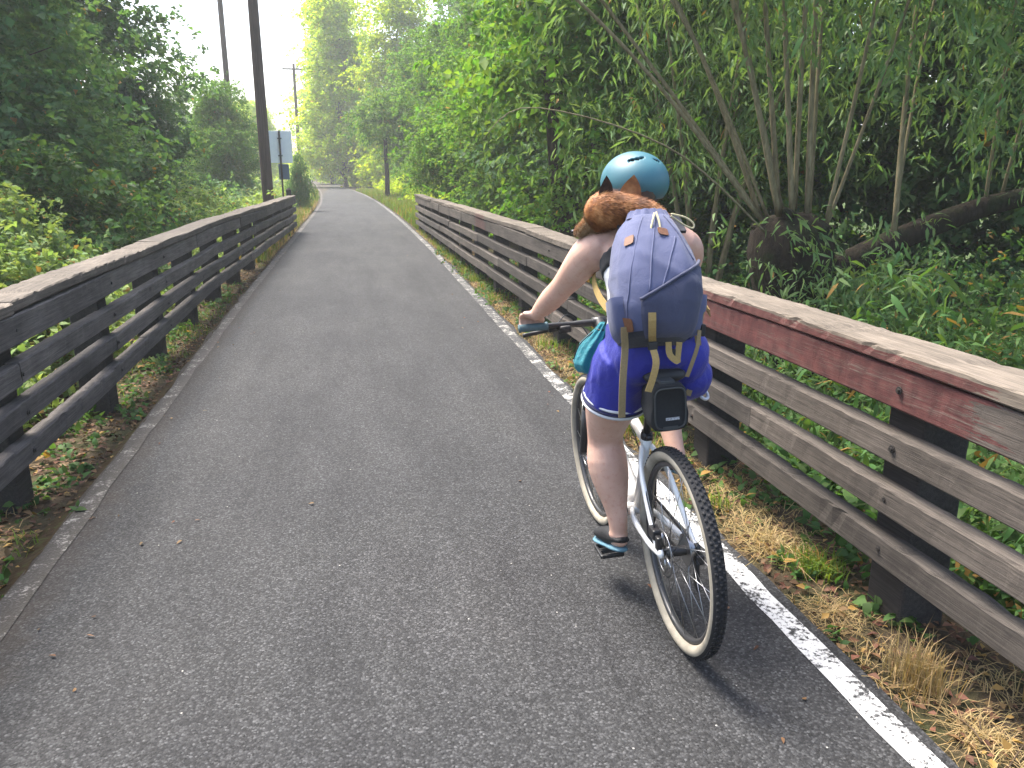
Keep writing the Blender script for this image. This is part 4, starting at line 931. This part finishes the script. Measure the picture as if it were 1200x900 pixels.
def build_rider():
    label = 'cyclist seen from behind in blue athletic shorts, bare shouldered, riding the white bike'
    root, b = rthing('person', label, 'person', (-.05, .25, .96))
    m = MB(); X = (1, 0, 0)
    # trunk
    m.tube(curve_pts([(-.055, .235, .955), (-.052, .255, 1.02), (-.05, .30, 1.11), (-.045, .36, 1.20), (-.04, .43, 1.28), (-.038, .485, 1.345), (-.036, .515, 1.385)], 14),
           [(.140, .110), (.150, .125), (.150, .122), (.145, .112), (.138, .102), (.135, .098), (.138, .098), (.145, .100), (.150, .102), (.155, .10), (.158, .096), (.155, .085), (.125, .068), (.080, .055)], 24, ref=X)
    m.tube(curve_pts([(-.036, .50, 1.37), (-.035, .535, 1.415), (-.032, .56, 1.455), (-.03, .575, 1.49)], 8), [.075, .066, .060, .056, .054, .053, .053, .055], 18)
    # head with jaw, nose, ears
    m.ellip((-.03, .60, 1.555), (.074, .094, .100), 24, 16)
    m.tube(curve_pts([(-.03, .615, 1.53), (-.03, .655, 1.485), (-.03, .672, 1.462)], 6), [(.062, .060), (.058, .05), (.05, .042), (.042, .034), (.034, .026), (.02, .016)], 16, ref=X)
    m.tube([(-.03, .69, 1.555), (-.03, .708, 1.525), (-.03, .702, 1.515)], [.008, .013, .010], 8, round_=True)
    for sx in (-1, 1): m.ellip((-.03 + sx * .076, .605, 1.53), (.010, .018, .030), 10, 8)
    # glutes
    for sx in (-1, 1): m.ellip((-.052 + sx * .068, .215, .985), (.075, .085, .09), 16, 12)
    # shoulders
    for sx in (-1, 1):
        m.tube(curve_pts([(-.036 + sx * .04, .505, 1.375), (-.037 + sx * .11, .49, 1.355), (-.038 + sx * .165, .485, 1.325)], 6), [.050, .054, .058, .060, .062, .062], 14)
        m.ellip((-.038 + sx * .085, .42, 1.29), (.075, .05, .085), 14, 10)      # shoulder blade
    # arms
    GL = (-.368, .872, .985); GR = (.215, .872, .980)
    m.tube(curve_pts([(-.195, .485, 1.325), (-.228, .525, 1.285), (-.258, .60, 1.215), (-.29, .69, 1.14), (-.318, .765, 1.082), (-.350, .838, 1.022)], 16),
           [.066, .068, .068, .066, .063, .060, .056, .051, .047, .0455, .046, .046, .043, .038, .032, .026], 18, round_=True)
    m.tube(curve_pts([(.125, .485, 1.325), (.155, .525, 1.285), (.178, .60, 1.215), (.195, .69, 1.135), (.203, .765, 1.08), (.210, .838, 1.02)], 16),
           [.066, .068, .068, .066, .063, .060, .056, .051, .047, .0455, .046, .046, .043, .038, .032, .026], 18, round_=True)
    grip_hand(m, -1, GL, (-.350, .838, 1.022)); grip_hand(m, 1, GR, (.210, .838, 1.02))
    # left leg, nearly straight
    m.tube(curve_pts([(-.135, .26, .955), (-.158, .31, .86), (-.168, .37, .75), (-.166, .425, .635), (-.160, .415, .54), (-.140, .390, .42), (-.122, .372, .305), (-.119, .368, .250)], 22),
           [.105, .106, .106, .104, .102, .099, .092, .083, .074, .068, .066, .071, .076, .075, .069, .060, .049, .041, .037, .035, .034, .037], 20, round_=True)
    m.tube(curve_pts([(-.116, .345, .231), (-.122, .40, .225), (-.130, .47, .201), (-.136, .535, .193)], 10), [(.028, .026), (.031, .034), (.033, .035), (.036, .031), (.040, .026), (.043, .022), (.043, .019), (.040, .016), (.034, .013), (.02, .009)], 14, ref=X, round_=True)
    # right leg, knee raised
    m.tube(curve_pts([(.035, .27, .955), (.075, .40, .93), (.105, .52, .885), (.125, .635, .835), (.125, .60, .74), (.120, .50, .62), (.118, .415, .535)], 22),
           [.105, .108, .108, .105, .100, .094, .086, .078, .070, .067, .064, .063, .064, .0645, .063, .059, .053, .047, .041, .037, .035, .035], 20, round_=True)
    m.tube(curve_pts([(.118, .385, .515), (.12, .44, .512), (.125, .51, .500), (.128, .57, .498)], 10), [(.028, .026), (.031, .032), (.033, .033), (.036, .030), (.040, .026), (.043, .022), (.043, .019), (.040, .016), (.034, .013), (.02, .009)], 14, ref=X, round_=True)
    body = m.obj('body', None, root, True, off=b); fuse(body, .0055, 5, .5); body.data.materials.clear(); body.data.materials.append(MAT['skin'])
    # eyes and mouth
    for sx in (-1, 1):
        m = MB(); m.ellip((-.03 + sx * .032, .683, 1.56), (.012, .010, .010), 10, 8); m.obj('eye', 'eye', root, True, b)
    m = MB(); m.tube(curve_pts([(-.055, .690, 1.487), (-.03, .700, 1.484), (-.005, .690, 1.487)], 6), [.003, .005, .006, .006, .005, .003], 8); m.obj('mouth', 'leather', root, True, b)
    # hair: cap under the helmet and a short tail at the nape
    m = MB(); m.ellip((-.03, .585, 1.545), (.082, .092, .103), 22, 14); m.tube(curve_pts([(-.03, .51, 1.53), (-.032, .49, 1.46), (-.03, .475, 1.40)], 8), [.05, .05, .046, .042, .036, .028, .02, .01], 12); m.obj('hair', 'hair', root, True, b)
    # tank top: light hem and dark band over the back
    m = MB(); m.tube(curve_pts([(-.053, .245, 1.0), (-.05, .30, 1.11), (-.045, .36, 1.20), (-.042, .405, 1.25)], 10), [(.168, .150), (.166, .145), (.162, .134), (.156, .124), (.152, .116), (.150, .112), (.150, .110), (.152, .111), (.155, .112), (.150, .108)], 24, ref=X); m.obj('tank_top', 'white_cloth', root, True, b)
    m = MB(); m.tube(curve_pts([(-.042, .395, 1.24), (-.040, .44, 1.29)], 4), [(.160, .116), (.163, .118), (.164, .118), (.160, .115)], 24, ref=X); m.obj('sports_bra', 'black_cloth', root, True, b)
    # shorts
    m = MB()
    m.tube(curve_pts([(-.055, .225, .93), (-.055, .235, .97), (-.053, .255, 1.04), (-.052, .275, 1.085)], 8), [(.150, .125), (.165, .146), (.173, .154), (.174, .156), (.172, .154), (.170, .150), (.168, .147), (.166, .144)], 26, ref=X)
    for sx in (-1, 1): m.ellip((-.052 + sx * .080, .195, .985), (.092, .100, .108), 18, 12)
    m.tube(curve_pts([(-.135, .255, .97), (-.158, .30, .875), (-.166, .325, .80)], 8), [(.116, .122), (.116, .124), (.115, .124), (.114, .123), (.113, .122), (.113, .121), (.113, .121), (.113, .121)], 26, ref=X)
    m.tube(curve_pts([(.035, .255, .97), (.075, .36, .935), (.10, .46, .90)], 8), [(.102, .120), (.106, .122), (.109, .124), (.111, .125), (.113, .126), (.114, .126), (.114, .125), (.114, .124)], 26, ref=X)
    m.ellip((.058, .235, .905), (.092, .11, .092), 16, 12)
    sh = m.obj('shorts', None, root, True, off=b); fuse(sh, .007, 5, .5); sh.data.materials.clear(); sh.data.materials.append(MAT['shorts_blue'])
    n = len(sh.data.vertices); co = np.empty(n * 3); sh.data.vertices.foreach_get('co', co); co = co.reshape(-1, 3)
    w = co + b; f = np.clip((1.06 - w[:, 2]) / .1, 0, 1)
    amp = (.0025 * np.sin(w[:, 0] * 62 + 6 * np.sin(w[:, 2] * 9)) + .0035 * snoise(w * (1, 1, .5), 9, 30)) * f
    nr = np.empty(n * 3); sh.data.vertices.foreach_get('normal', nr); sh.data.vertices.foreach_set('co', (co + nr.reshape(-1, 3) * amp[:, None]).ravel()); sh.data.update()
    hem = lambda c, T, rx, ry, name, mt, r: MB().tube([np.array(c) + np.array([1, 0, 0]) * rx * cos(a) + np.cross(nrm(T), (1, 0, 0)) * ry * sin(a) for a in np.linspace(0, 2 * pi, 41)], r, 8, caps=False).obj(name, mt, sh, True, b)
    T1 = np.array([-.014, .025, -.075])
    for k, (mt, r, o_) in enumerate((('white_cloth', .0065, .0), ('navy', .0075, -.013), ('white_cloth', .0050, -.026))):
        c = np.array([-.166, .325, .80]) + nrm(T1) * (o_ + .004); hem(c, T1, .113, .121, 'hem_stripe', mt, r)
    T2 = np.array([.025, .10, -.035])
    for k, (mt, r, o_) in enumerate((('white_cloth', .0065, .0), ('navy', .0075, -.013))):
        c = np.array([.10, .46, .90]) + nrm(T2) * o_; hem(c, T2, .114, .124, 'hem_stripe', mt, r)
    hemR = curve_pts([(.085, .145, .845), (.110, .165, .830), (.138, .21, .828), (.150, .28, .845)], 14); m = MB(); m.tube(hemR, .0055, 8); m.obj('hem_stripe', 'white_cloth', sh, True, b)
    # shoes: heel-less black slip-ons on pale blue soles
    for nm, (hx, hy, hz), d in (('left', (-.116, .330, .231), (-.020, .205, -.042)), ('right', (.118, .372, .515), (.010, .205, -.018))):
        h = np.array([hx, hy, hz]); d = np.array(d); s = [h + d * f for f in np.linspace(0, 1.03, 9)]
        shoe = MB()
        shoe.tube([p + (0, 0, .010 - .012 * i / 8) for i, p in enumerate(s)], [(.030, .012), (.036, .018), (.038, .028), (.040, .037), (.043, .037), (.047, .032), (.048, .027), (.044, .022), (.028, .013)], 18, ref=X, round_=True)
        so = shoe.obj('shoe', 'shoe_black', root, True, b)
        sole = MB(); sole.tube([p + (0, 0, -.030) for p in s], [(.026, .010), (.035, .012), (.038, .012), (.040, .012), (.045, .012), (.050, .012), (.051, .012), (.046, .011), (.028, .009)], 18, ref=X, round_=True); sole.obj('sole', 'sole_blue', so, True, b)
    return root
build_rider()

# helmet: round skate-style shell with slot vents
def build_helmet():
    root, b = rthing('helmet', 'round matte teal bike helmet on the rider head', 'helmet', (-.031, .60, 1.56))
    C = np.array([-.031, .600, 1.548]); rx, ry, rz = .124, .148, .112; nu, nv = 120, 44
    slots = [(-90 - 20, 55, 11.5, 3.2, 14), (-90 + 38, 52, 6, 3.2, -10), (90 - 20, 55, 11, 3.2, 0), (90 + 22, 55, 11, 3.2, 0)]
    V = []; F = []
    for j in range(nv + 1):
        for i in range(nu):
            az = 2 * pi * i / nu; lo = -26 - 6 * max(0, -sin(az)) + 14 * max(0, sin(az)) ** 2; el = radians(lo + (88 - lo) * j / nv)
            s = 1 + .02 * (1 - abs(cos(az)) ** 2) * max(0, -el) ; bul = cos(el) if el > 0 else 1 - .42 * (el / radians(32)) ** 2 * .5
            V.append(C + (rx * bul * cos(az), ry * bul * sin(az), rz * sin(el)))
    def in_slot(az, el):
        for a0, e0, ha, he, tilt in slots:
            da = (az - a0 + 180) % 360 - 180; x = da * cos(radians(el)); y = el - e0 - x * tilt / 40.0
            if (abs(x) / ha) ** 4 + (abs(y) / he) ** 4 < 1: return True
        return False
    for j in range(nv):
        for i in range(nu):
            az = 360 * (i + .5) / nu; el = -10 + 98 * (j + .5) / nv
            if not in_slot(az, el): F.append((j * nu + i, j * nu + (i + 1) % nu, (j + 1) * nu + (i + 1) % nu, (j + 1) * nu + i))
    F.append(tuple(nv * nu + i for i in range(nu)))
    o = mesh('shell', V, F, 'helmet_teal', root, True, b); md = o.modifiers.new('t', 'SOLIDIFY'); md.thickness = .008; md.offset = -1; md.use_rim = True
    m = MB(); W = []; G = []
    for j in range(21):
        for i in range(40):
            az = 2 * pi * i / 40; el = radians(-20 + 106 * j / 20); W.append(C + ((rx - .014) * cos(el) * cos(az), (ry - .014) * cos(el) * sin(az), (rz - .014) * sin(el)))
    G = [(j * 40 + i, j * 40 + (i + 1) % 40, (j + 1) * 40 + (i + 1) % 40, (j + 1) * 40 + i) for j in range(20) for i in range(40)]
    mesh('liner', W, G, 'black_plastic', root, True, b)
    for sx in (-1, 1):
        m = MB(); m.tube(curve_pts([C + (sx * .095, -.02, -.03), C + (sx * .078, .03, -.09), C + (sx * .03, .075, -.128)], 8), [(.009, .002)] * 8, 8); m.obj('chin_strap', 'black_cloth', root, True, b)
build_helmet()

# ------------------------------------------------------------------ backpack
PK = np.array([  # y(u), z, centre x, half width, half depth
 (.125, 1.028, -.100, .085, .070), (.112, 1.055, -.104, .122, .100), (.112, 1.095, -.105,   .140, .116), (.120, 1.152, -.104, .152, .124), (.138, 1.206, -.099, .158, .124),
 (.165, 1.262, -.095, .161, .116), (.200, 1.312, -.094, .148, .106), (.245, 1.362, -.089, .128, .094), (.285, 1.402, -.080, .104, .080), (.318, 1.430, -.070, .078, .060)])
PKC = curve_pts(PK[:, :3], 721)
def pk(t):
    P = PKC[int(np.clip(t, 0, 1) * 720)]; H = np.array([np.interp(t * (len(PK) - 1), np.arange(len(PK)), PK[:, 3]), np.interp(t * (len(PK) - 1), np.arange(len(PK)), PK[:, 4])])
    return np.array([P[2], P[0], P[1]]), H
def pk_surf(t, th, off=0.0):
    """th: 0 = straight back, + = right side; returns point on the pack"""
    c, (hw, hd) = pk(t); hw *= .89; up = nrm(np.array([0, .38, .92])); bk = np.array([0, -.92, .38]); bk = nrm(bk - up * (bk @ up)); p = 2.7
    s, k = sin(th), cos(th); rr = (abs(s) ** p + abs(k) ** p) ** (-1 / p)
    fold = (.0040 * sin(6 * th + 7 * t + 1.3 * sin(4 * t)) + .0045 * max(0, sin(8 * th - 5 * t + 1)) ** 3) * t + .005 * max(0, sin(3 * th + 16 * t - 1)) ** 6 * (1 - abs(2 * t - 1))
    return c + np.array([1, 0, 0]) * s * rr * (hw + off + fold) + bk * k * rr * (hd + off + fold)
def pk_strip(name, pts, w, mat, root, b, thick=.003, off=.004):
    """webbing ribbon following (t, theta) points on the pack"""
    P = np.array([pk_surf(t, th, off) for t, th in pts]); return ribbon3(name, P, w, mat, root, b, thick, [nrm(pk_surf(t, th, .05) - pk_surf(t, th, 0)) for t, th in pts])
def ribbon3(name, P, w, mat, root, b, thick=.003, N=None):
    P = np.array(P, float); T = nrm(np.gradient(P, axis=0)); V = []; N = N if N is not None else [(0, -1, .1)] * len(P)
    for p, t, n in zip(P, T, N):
        s = nrm(np.cross(t, n)) * w / 2; n = nrm(n) * thick / 2; V += [p - s - n, p + s - n, p + s + n, p - s + n]
    F = [(4 * i + k, 4 * i + (k + 1) % 4, 4 * i + 4 + (k + 1) % 4, 4 * i + 4 + k) for i in range(len(P) - 1) for k in range(4)] + [(0, 1, 2, 3), tuple(len(V) - 4 + k for k in (3, 2, 1, 0))]
    return mesh(name, V, F, mat, root, False, b)
def build_pack():
    root, b = rthing('backpack', 'lavender blue backpack with tan straps and leather patches on the rider back', 'backpack', (-.10, .12, 1.05))
    nt, na = 60, 72
    def shell(name, t0, t1, mat, off, cap0, cap1, dent=True):
        V = []
        for i in range(nt + 1):
            t = t0 + (t1 - t0) * i / nt
            for k in range(na):
                th = -pi + 2 * pi * k / na; V.append(pk_surf(t, th, off + (.004 * snoise([[th * 1.2, t * 6, 0]], 4)[0] if dent else 0)))
        F = [(i * na + k, i * na + (k + 1) % na, (i + 1) * na + (k + 1) % na, (i + 1) * na + k) for i in range(nt) for k in range(na)]
        if cap0: F.append(tuple(range(na))[::-1])
        if cap1: F.append(tuple(nt * na + k for k in range(na)))
        return mesh(name, V, F, mat, root, True, b)
    shell('body', 0.10, 1.0, 'pack_lavender', 0, True, True)
    shell('base_panel', 0.0, 0.16, 'pack_black', .003, True, True)
    # gathered collar at the top, open for the dog
    V = []; nr = 8
    for i in range(nr + 1):
        f = i / nr; c, (hw, hd) = pk(1.0); c = c + np.array([0, .012, .020]) * f * 1.3
        for k in range(na):
            th = -pi + 2 * pi * k / na; pl = 1 + .07 * sin(th * 13) * (.3 + f); g = 1 - .22 * f
            V.append(c + np.array([1, 0, 0]) * sin(th) * hw * g * pl + np.array([0, -.92, .30]) * cos(th) * hd * g * pl)
    F = [(i * na + k, i * na + (k + 1) % na, (i + 1) * na + (k + 1) % na, (i + 1) * na + k) for i in range(nr) for k in range(na)]
    mesh('collar', V, F, 'pack_lavender', root, True, b)
    # front pocket: slate panel with a slanted top edge, bulging
    ng, nh = 40, 24; V = []
    top = lambda th: float(np.interp(th, [-.55, .95], [.355, .60]))
    for i in range(ng + 1):
        th = -.60 + (1.62) * i / ng
        for j in range(nh + 1):
            f = j / nh; t = .07 + (top(th) - .07) * f; e = min(f, 1 - f, (i / ng), 1 - i / ng); V.append(pk_surf(t, th, .002 + .008 * (1 - (1 - min(1, e * 6)) ** 2)))
    F = [(i * (nh + 1) + j, (i + 1) * (nh + 1) + j, (i + 1) * (nh + 1) + j + 1, i * (nh + 1) + j + 1) for i in range(ng) for j in range(nh)]
    mesh('front_pocket', V, F, 'pack_slate', root, True, b)
    m = MB(); m.tube([pk_surf(top(th) + .004, th, .008) for th in np.linspace(-.60, 1.0, 30)], [(.0055, .0055)] * 30, 8); m.obj('pocket_flap_seam', 'pack_slate', root, True, b)
    # stitched seams on the upper bag
    for pts in ([(.40, -.42), (.62, -.30), (.80, -.12), (.97, .02)], [(.22, -1.0), (.45, -.85), (.7, -.62), (.95, -.5)], [(.60, .75), (.78, .55), (.96, .35)], [(.42, -.15), (.6, .12), (.75, .42)]):
        q = curve_pts([(a, c_, 0) for a, c_ in pts], 20)[:, :2]; m = MB(); m.tube([pk_surf(a, c_, .001) for a, c_ in q], .0026, 6); m.obj('seam', 'pack_lavender', root, True, b)
    # side pocket left and right
    for sx in (-1, 1):
        V = []
        for i in range(15):
            th = sx * (1.02 + .85 * i / 14)
            for j in range(11):
                f = j / 10; e = min(i / 14, 1 - i / 14, f * .8 + .05); V.append(pk_surf(.10 + .30 * f, th, .003 + .02 * min(1, e * 5)))
        F = [(i * 11 + j, (i + 1) * 11 + j, (i + 1) * 11 + j + 1, i * 11 + j + 1) for i in range(14) for j in range(10)]
        mesh('side_pocket', V, [f[::-1] for f in F] if sx < 0 else F, 'pack_lavender', root, True, b)
    # leather patches
    def patch(t, th, w, h, name='leather_patch'):
        c = pk_surf(t, th, .004); n = nrm(pk_surf(t, th, .05) - pk_surf(t, th, 0)); u = nrm(pk_surf(min(1, t + .03), th) - pk_surf(t - .03, th)); s = np.cross(u, n); V = []
        for lay in (0, .004):
            for a in np.linspace(0, 2 * pi, 24, endpoint=False):
                r = (abs(cos(a)) ** 6 + abs(sin(a)) ** 6) ** (-1 / 6); V.append(c + s * w / 2 * cos(a) * r + u * h / 2 * sin(a) * r + n * (lay - .001))
        F = [(k, (k + 1) % 24, 24 + (k + 1) % 24, 24 + k) for k in range(24)] + [tuple(24 + k for k in range(24)), tuple(range(24))[::-1]]
        mesh(name, V, F, 'leather', root, False, b)
    patch(.74, -.78, .040, .042); patch(.79, .12, .040, .034); patch(.225, -1.02, .064, .046)
    # webbing: front strap with buckle and hanging tail
    pk_strip('strap', [(.27, -.36), (.22, -.36), (.16, -.36), (.09, -.36), (.03, -.35)], .024, 'webbing', root, b, off=.021)
    p0 = pk_surf(.03, -.35, .021)
    m = MB(); m.box(p0 + (0, -.004, -.014), (.032, .012, .026)); m.obj('buckle', 'black_plastic', root, False, b, bevel=.004)
    ribbon3('strap', curve_pts([p0 + (0, -.004, -.02), p0 + (.004, -.03, -.06), p0 + (-.004, -.03, -.11), p0 + (-.016, -.024, -.158)], 12), .022, 'webbing', root, b)
    # left compression strap and its long tail
    ribbon3('strap', curve_pts([pk_surf(.21, -1.02, .012), pk_surf(.13, -1.04, .020), pk_surf(.05, -1.05, .024) + (-.012, -.008, -.02), pk_surf(.03, -1.05, .03) + (-.022, -.028, -.12), pk_surf(.03, -1.05, .03) + (-.018, -.020, -.238)], 20), .023, 'webbing_dull', root, b)
    # loop under the base
    ribbon3('strap', curve_pts([pk_surf(.02, .20, .012), pk_surf(.02, .22, .012) + (.002, -.006, -.04), pk_surf(.02, .3, .012) + (.02, -.008, -.062), pk_surf(.02, .55, .012) + (0, -.006, -.05), pk_surf(.02, .62, .012)], 16), .020, 'webbing', root, b)
    m = MB(); m.box(pk_surf(.01, .36, .012) + (0, -.005, -.035), (.022, .010, .03)); m.obj('buckle', 'black_plastic', root, False, b, bevel=.004)
    # right side strap, buckle and two tails
    pk_strip('strap', [(.30, 1.22), (.25, 1.25), (.2, 1.28)], .022, 'webbing', root, b, off=.02)
    m = MB(); m.box(pk_surf(.18, 1.28, .03), (.016, .03, .04)); m.obj('buckle', 'black_plastic', root, False, b, bevel=.004)
    q = pk_surf(.17, 1.12, .02); ribbon3('strap', curve_pts([q, q + (-.012, -.02, -.05), q + (-.03, -.022, -.11), q + (-.04, -.015, -.15)], 10), .013, 'webbing_dull', root, b)
    q = pk_surf(.15, 1.5, .03); ribbon3('strap', curve_pts([q, q + (.016, .02, -.06), q + (.008, .03, -.15), q + (-.008, .03, -.215)], 12), .020, 'webbing_dull', root, b)
    # drawcord loops
    q = pk_surf(.97, -.08, .014); m = MB(); m.tube(curve_pts([q, q + (-.014, -.034, -.012), q + (-.030, -.062, -.052), q + (-.022, -.084, -.092), q + (.000, -.080, -.084), q + (.004, -.045, -.030), q + (.004, -.008, .004)], 28), .0035, 7); m.obj('drawcord', 'cord', root, True, b)
    q = pk_surf(1.0, .75, .012); m = MB(); m.tube(curve_pts([q, q + (.05, .0, -.012), (q + (.078, -.005, -.032)), q + (.074, -.01, -.047), q + (.045, -.005, -.036), q + (.0, 0, -.006)], 26), .0033, 7); m.obj('drawcord', 'cord', root, True, b)
    # shoulder straps over the shoulders and down to the pack base
    for sx, x0 in ((-1, -.13), (1, .055)):
        ribbon3('shoulder_strap', curve_pts([(x0, .355, 1.385), (x0, .455, 1.435), (x0 - .0, .545, 1.40), (x0 + sx * .01, .585, 1.31)], 14), .055, 'pack_black', root, b, .012, [nrm(v) for v in curve_pts([(0, -.6, .8), (0, -.2, 1), (0, .7, .7), (0, 1, .2)], 14)])
        ribbon3('strap', curve_pts([(x0 + sx * .01, .585, 1.31), (x0 + sx * .075, .50, 1.22), (x0 + sx * .09, .36, 1.16), (x0 + sx * .075, .22, 1.12)], 14), .028, 'webbing', root, b, .003, [nrm((sx, -.1, .25))] * 14)
build_pack()

# teal pouch hanging at the left hip
def build_pouch():
    root, b = rthing('drawstring_pouch', 'small teal drawstring pouch hanging at the rider left hip', 'pouch', (-.262, .36, .90))
    P = curve_pts([(-.205, .345, 1.075), (-.222, .35, 1.035), (-.243, .355, .99), (-.255, .36, .94), (-.252, .36, .905), (-.245, .36, .893)], 26); V = []; seg = 40
    R = np.interp(np.linspace(0, 1, 26), [0, .12, .35, .65, .88, 1], [.016, .022, .043, .054, .042, .012])
    for i, (p, r) in enumerate(zip(P, R)):
        for k in range(seg):
            a = 2 * pi * k / seg; f = i / 25; g = r * (1 + (.13 * (1 - f) + .03) * sin(9 * a + 4 * f) + .05 * sin(4 * a + 9 * f)); V.append(p + (g * cos(a), g * sin(a) * 1.1, 0))
    F = [(i * seg + k, i * seg + (k + 1) % seg, (i + 1) * seg + (k + 1) % seg, (i + 1) * seg + k) for i in range(25) for k in range(seg)] + [tuple(range(seg))[::-1], tuple(25 * seg + k for k in range(seg))]
    mesh('bag', V, F, 'teal_cloth', root, True, b)
    m = MB(); m.torus((-.214, .347, 1.052), .021, .0035, 2, 20, 6); m.tube(curve_pts([(-.214, .34, 1.052), (-.20, .31, 1.10), (-.19, .27, 1.13)], 8), .003, 6); m.tube(curve_pts([(-.235, .35, 1.05), (-.29, .355, 1.0), (-.31, .36, .945)], 8), .0022, 5); m.obj('cord', 'black_plastic', root, True, b)
build_pouch()

# ------------------------------------------------------------------ small dog riding in the pack
def build_dog():
    root, b = rthing('dog', 'small reddish brown dog peeking out of the backpack over the left shoulder', 'dog', (-.07, .36, 1.40))
    m = MB(); X = (1, 0, 0)
    SK = np.array([-.188, .440, 1.458]); fw = nrm(np.array([-.62, .55, -.42])); rt = nrm(np.cross(fw, (0, 0, 1))); up = np.cross(rt, fw)
    m.tube(curve_pts([(-.05, .345, 1.33), (-.015, .352, 1.40), (-.030, .375, 1.432), (-.085, .405, 1.452), SK], 12), [.056, .050, .042, .036, .034, .036, .040, .045, .051, .056, .062, .064], 18, round_=True)
    Rm = np.stack([rt, fw, up], 1)
    m.ellip(SK, (.072, .076, .066), 20, 14, Rm)
    m.tube([SK + fw * .03 - up * .008, SK + fw * .085 - up * .018, SK + fw * .126 - up * .024], [(.044, .040), (.030, .027), (.021, .019)], 16, ref=rt, round_=True)
    m.ellip(SK + fw * .03 - up * .04, (.04, .045, .025), 14, 10, Rm)
    body = m.obj('body', None, root, True, off=b); fuse(body, .005, 4, .5); body.data.materials.clear(); body.data.materials.append(MAT['dog_fur'])
    # ears: thin cupped triangles
    for mt, base, da, dc, dt in (('dog_ear', (-.012, -.040, .052), (-.024, .004, -.022), (.026, -.004, -.010), (.006, .012, .066)), ('dog_fur', (.080, -.010, .050), (-.036, .004, -.014), (.040, -.006, -.020), (.022, .010, .070))):
        base = SK + np.array(base); a = base + np.array(da); c = base + np.array(dc); tip = base + np.array(dt); V = []
        n = 8
        for lay in (0, 1):
            for i in range(n + 1):
                f = i / n
                for g in np.linspace(0, 1, 7):
                    p = (a * (1 - g) + c * g) * (1 - f) + tip * f; w = sin(pi * g) * (1 - f ** 1.5)
                    V.append(p + np.array([0, .014, 0]) * w + np.array([0, -1, 0]) * (.0 if lay == 0 else .004 * w + .001) + (c - a) * (g - .5) * .35 * sin(pi * f))
        q = (n + 1) * 7; F = []
        for i in range(n):
            for k in range(6):
                z = i * 7 + k; F.append((z, z + 1, z + 8, z + 7)); F.append((q + z, q + z + 7, q + z + 8, q + z + 1))
        mesh('ear', V, F, mt, root, True, b)
    for sx in (-1, 1):
        m = MB(); m.ellip(SK + fw * .052 + rt * sx * .030 + up * .016, (.008, .008, .008), 10, 8); m.obj('eye', 'eye', root, True, b)
    m = MB(); m.ellip(SK + fw * .146 - up * .016, (.010, .010, .008), 10, 8); m.obj('nose', 'dog_nose', root, True, b)
    # short fur strands over the head and neck
    r = np.random.default_rng(5); me = body.data; n = len(me.vertices); co = np.empty(n * 3); me.vertices.foreach_get('co', co); co = co.reshape(-1, 3)
    nr = np.empty(n * 3); me.vertices.foreach_get('normal', nr); nr = nr.reshape(-1, 3)
    ok = np.where(co[:, 2] + b[2] > 1.36)[0]; idx = r.choice(ok, 15000); P = co[idx] + r.normal(size=(15000, 3)) * .002; N = nr[idx]
    flow = nrm(np.array([.9, -.35, -.25])); D = nrm(N * .45 + flow * .8 + rand_unit(r, 15000) * .28)
    hd = (co[idx] + b - SK) @ fw; L = np.where(hd > .05, .008, np.where(hd > -.03, .013, .018)) * r.uniform(.6, 1.3, 15000)
    S = nrm(np.cross(D, N)) * .0011; V = np.stack([P - S, P + S, P + D * L[:, None]], 1).reshape(-1, 3); F = np.arange(45000).reshape(-1, 3)
    fast_mesh('fur', V, F, 'dog_fur', root)
    pale = np.where(hd > .055)[0][:2600]
    P2 = P[pale]; S2 = S[pale]; D2 = D[pale]; V = np.stack([P2 - S2, P2 + S2, P2 + S2 * .3 + (D2 + N[pale] * .8) * .012], 1).reshape(-1, 3); fast_mesh('muzzle_fur', V, np.arange(len(V)).reshape(-1, 3), 'dog_pale', root)
build_dog()

# scattered bits of leaf and grit lying on the asphalt
r = np.random.default_rng(91); n = 90; y = 1.6 + 16 * r.random(n) ** 1.6; x = np.where(r.random(n) < .55, -1.25 + .5 * r.random(n) ** 2, np.where(r.random(n) < .5, 1.42 - .35 * r.random(n) ** 2, r.uniform(-1, 1.2, n)))
V, F = fine_leaves(np.c_[x, y, np.full(n, .008)], rand_unit(r, n) * (1, 1, .1), np.array([0, 0, 1.]) + rand_unit(r, n) * .25, r.uniform(.012, .035, n), r.uniform(.004, .011, n))
tag(fast_mesh('leaf_litter', V, F, 'litter'), 'small dry leaf scraps scattered over the asphalt', kind='stuff')

# ------------------------------------------------------------------ haze: one closed box of thin air round everything
m = MB(); m.box((0, 90, 12), (324, 284, 36)); hz = m.obj('haze', None, None, False)
t = NT('haze'); v = t.n('ShaderNodeVolumePrincipled'); v.inputs['Color'].default_value = (.95, .97, 1, 1); v.inputs['Density'].default_value = HAZE; v.inputs['Anisotropy'].default_value = .2
t.l(v.outputs[0], t.out.inputs['Volume']); hz.data.materials.append(t.m); tag(hz, 'thin bright summer haze filling the air over the path', kind='stuff')
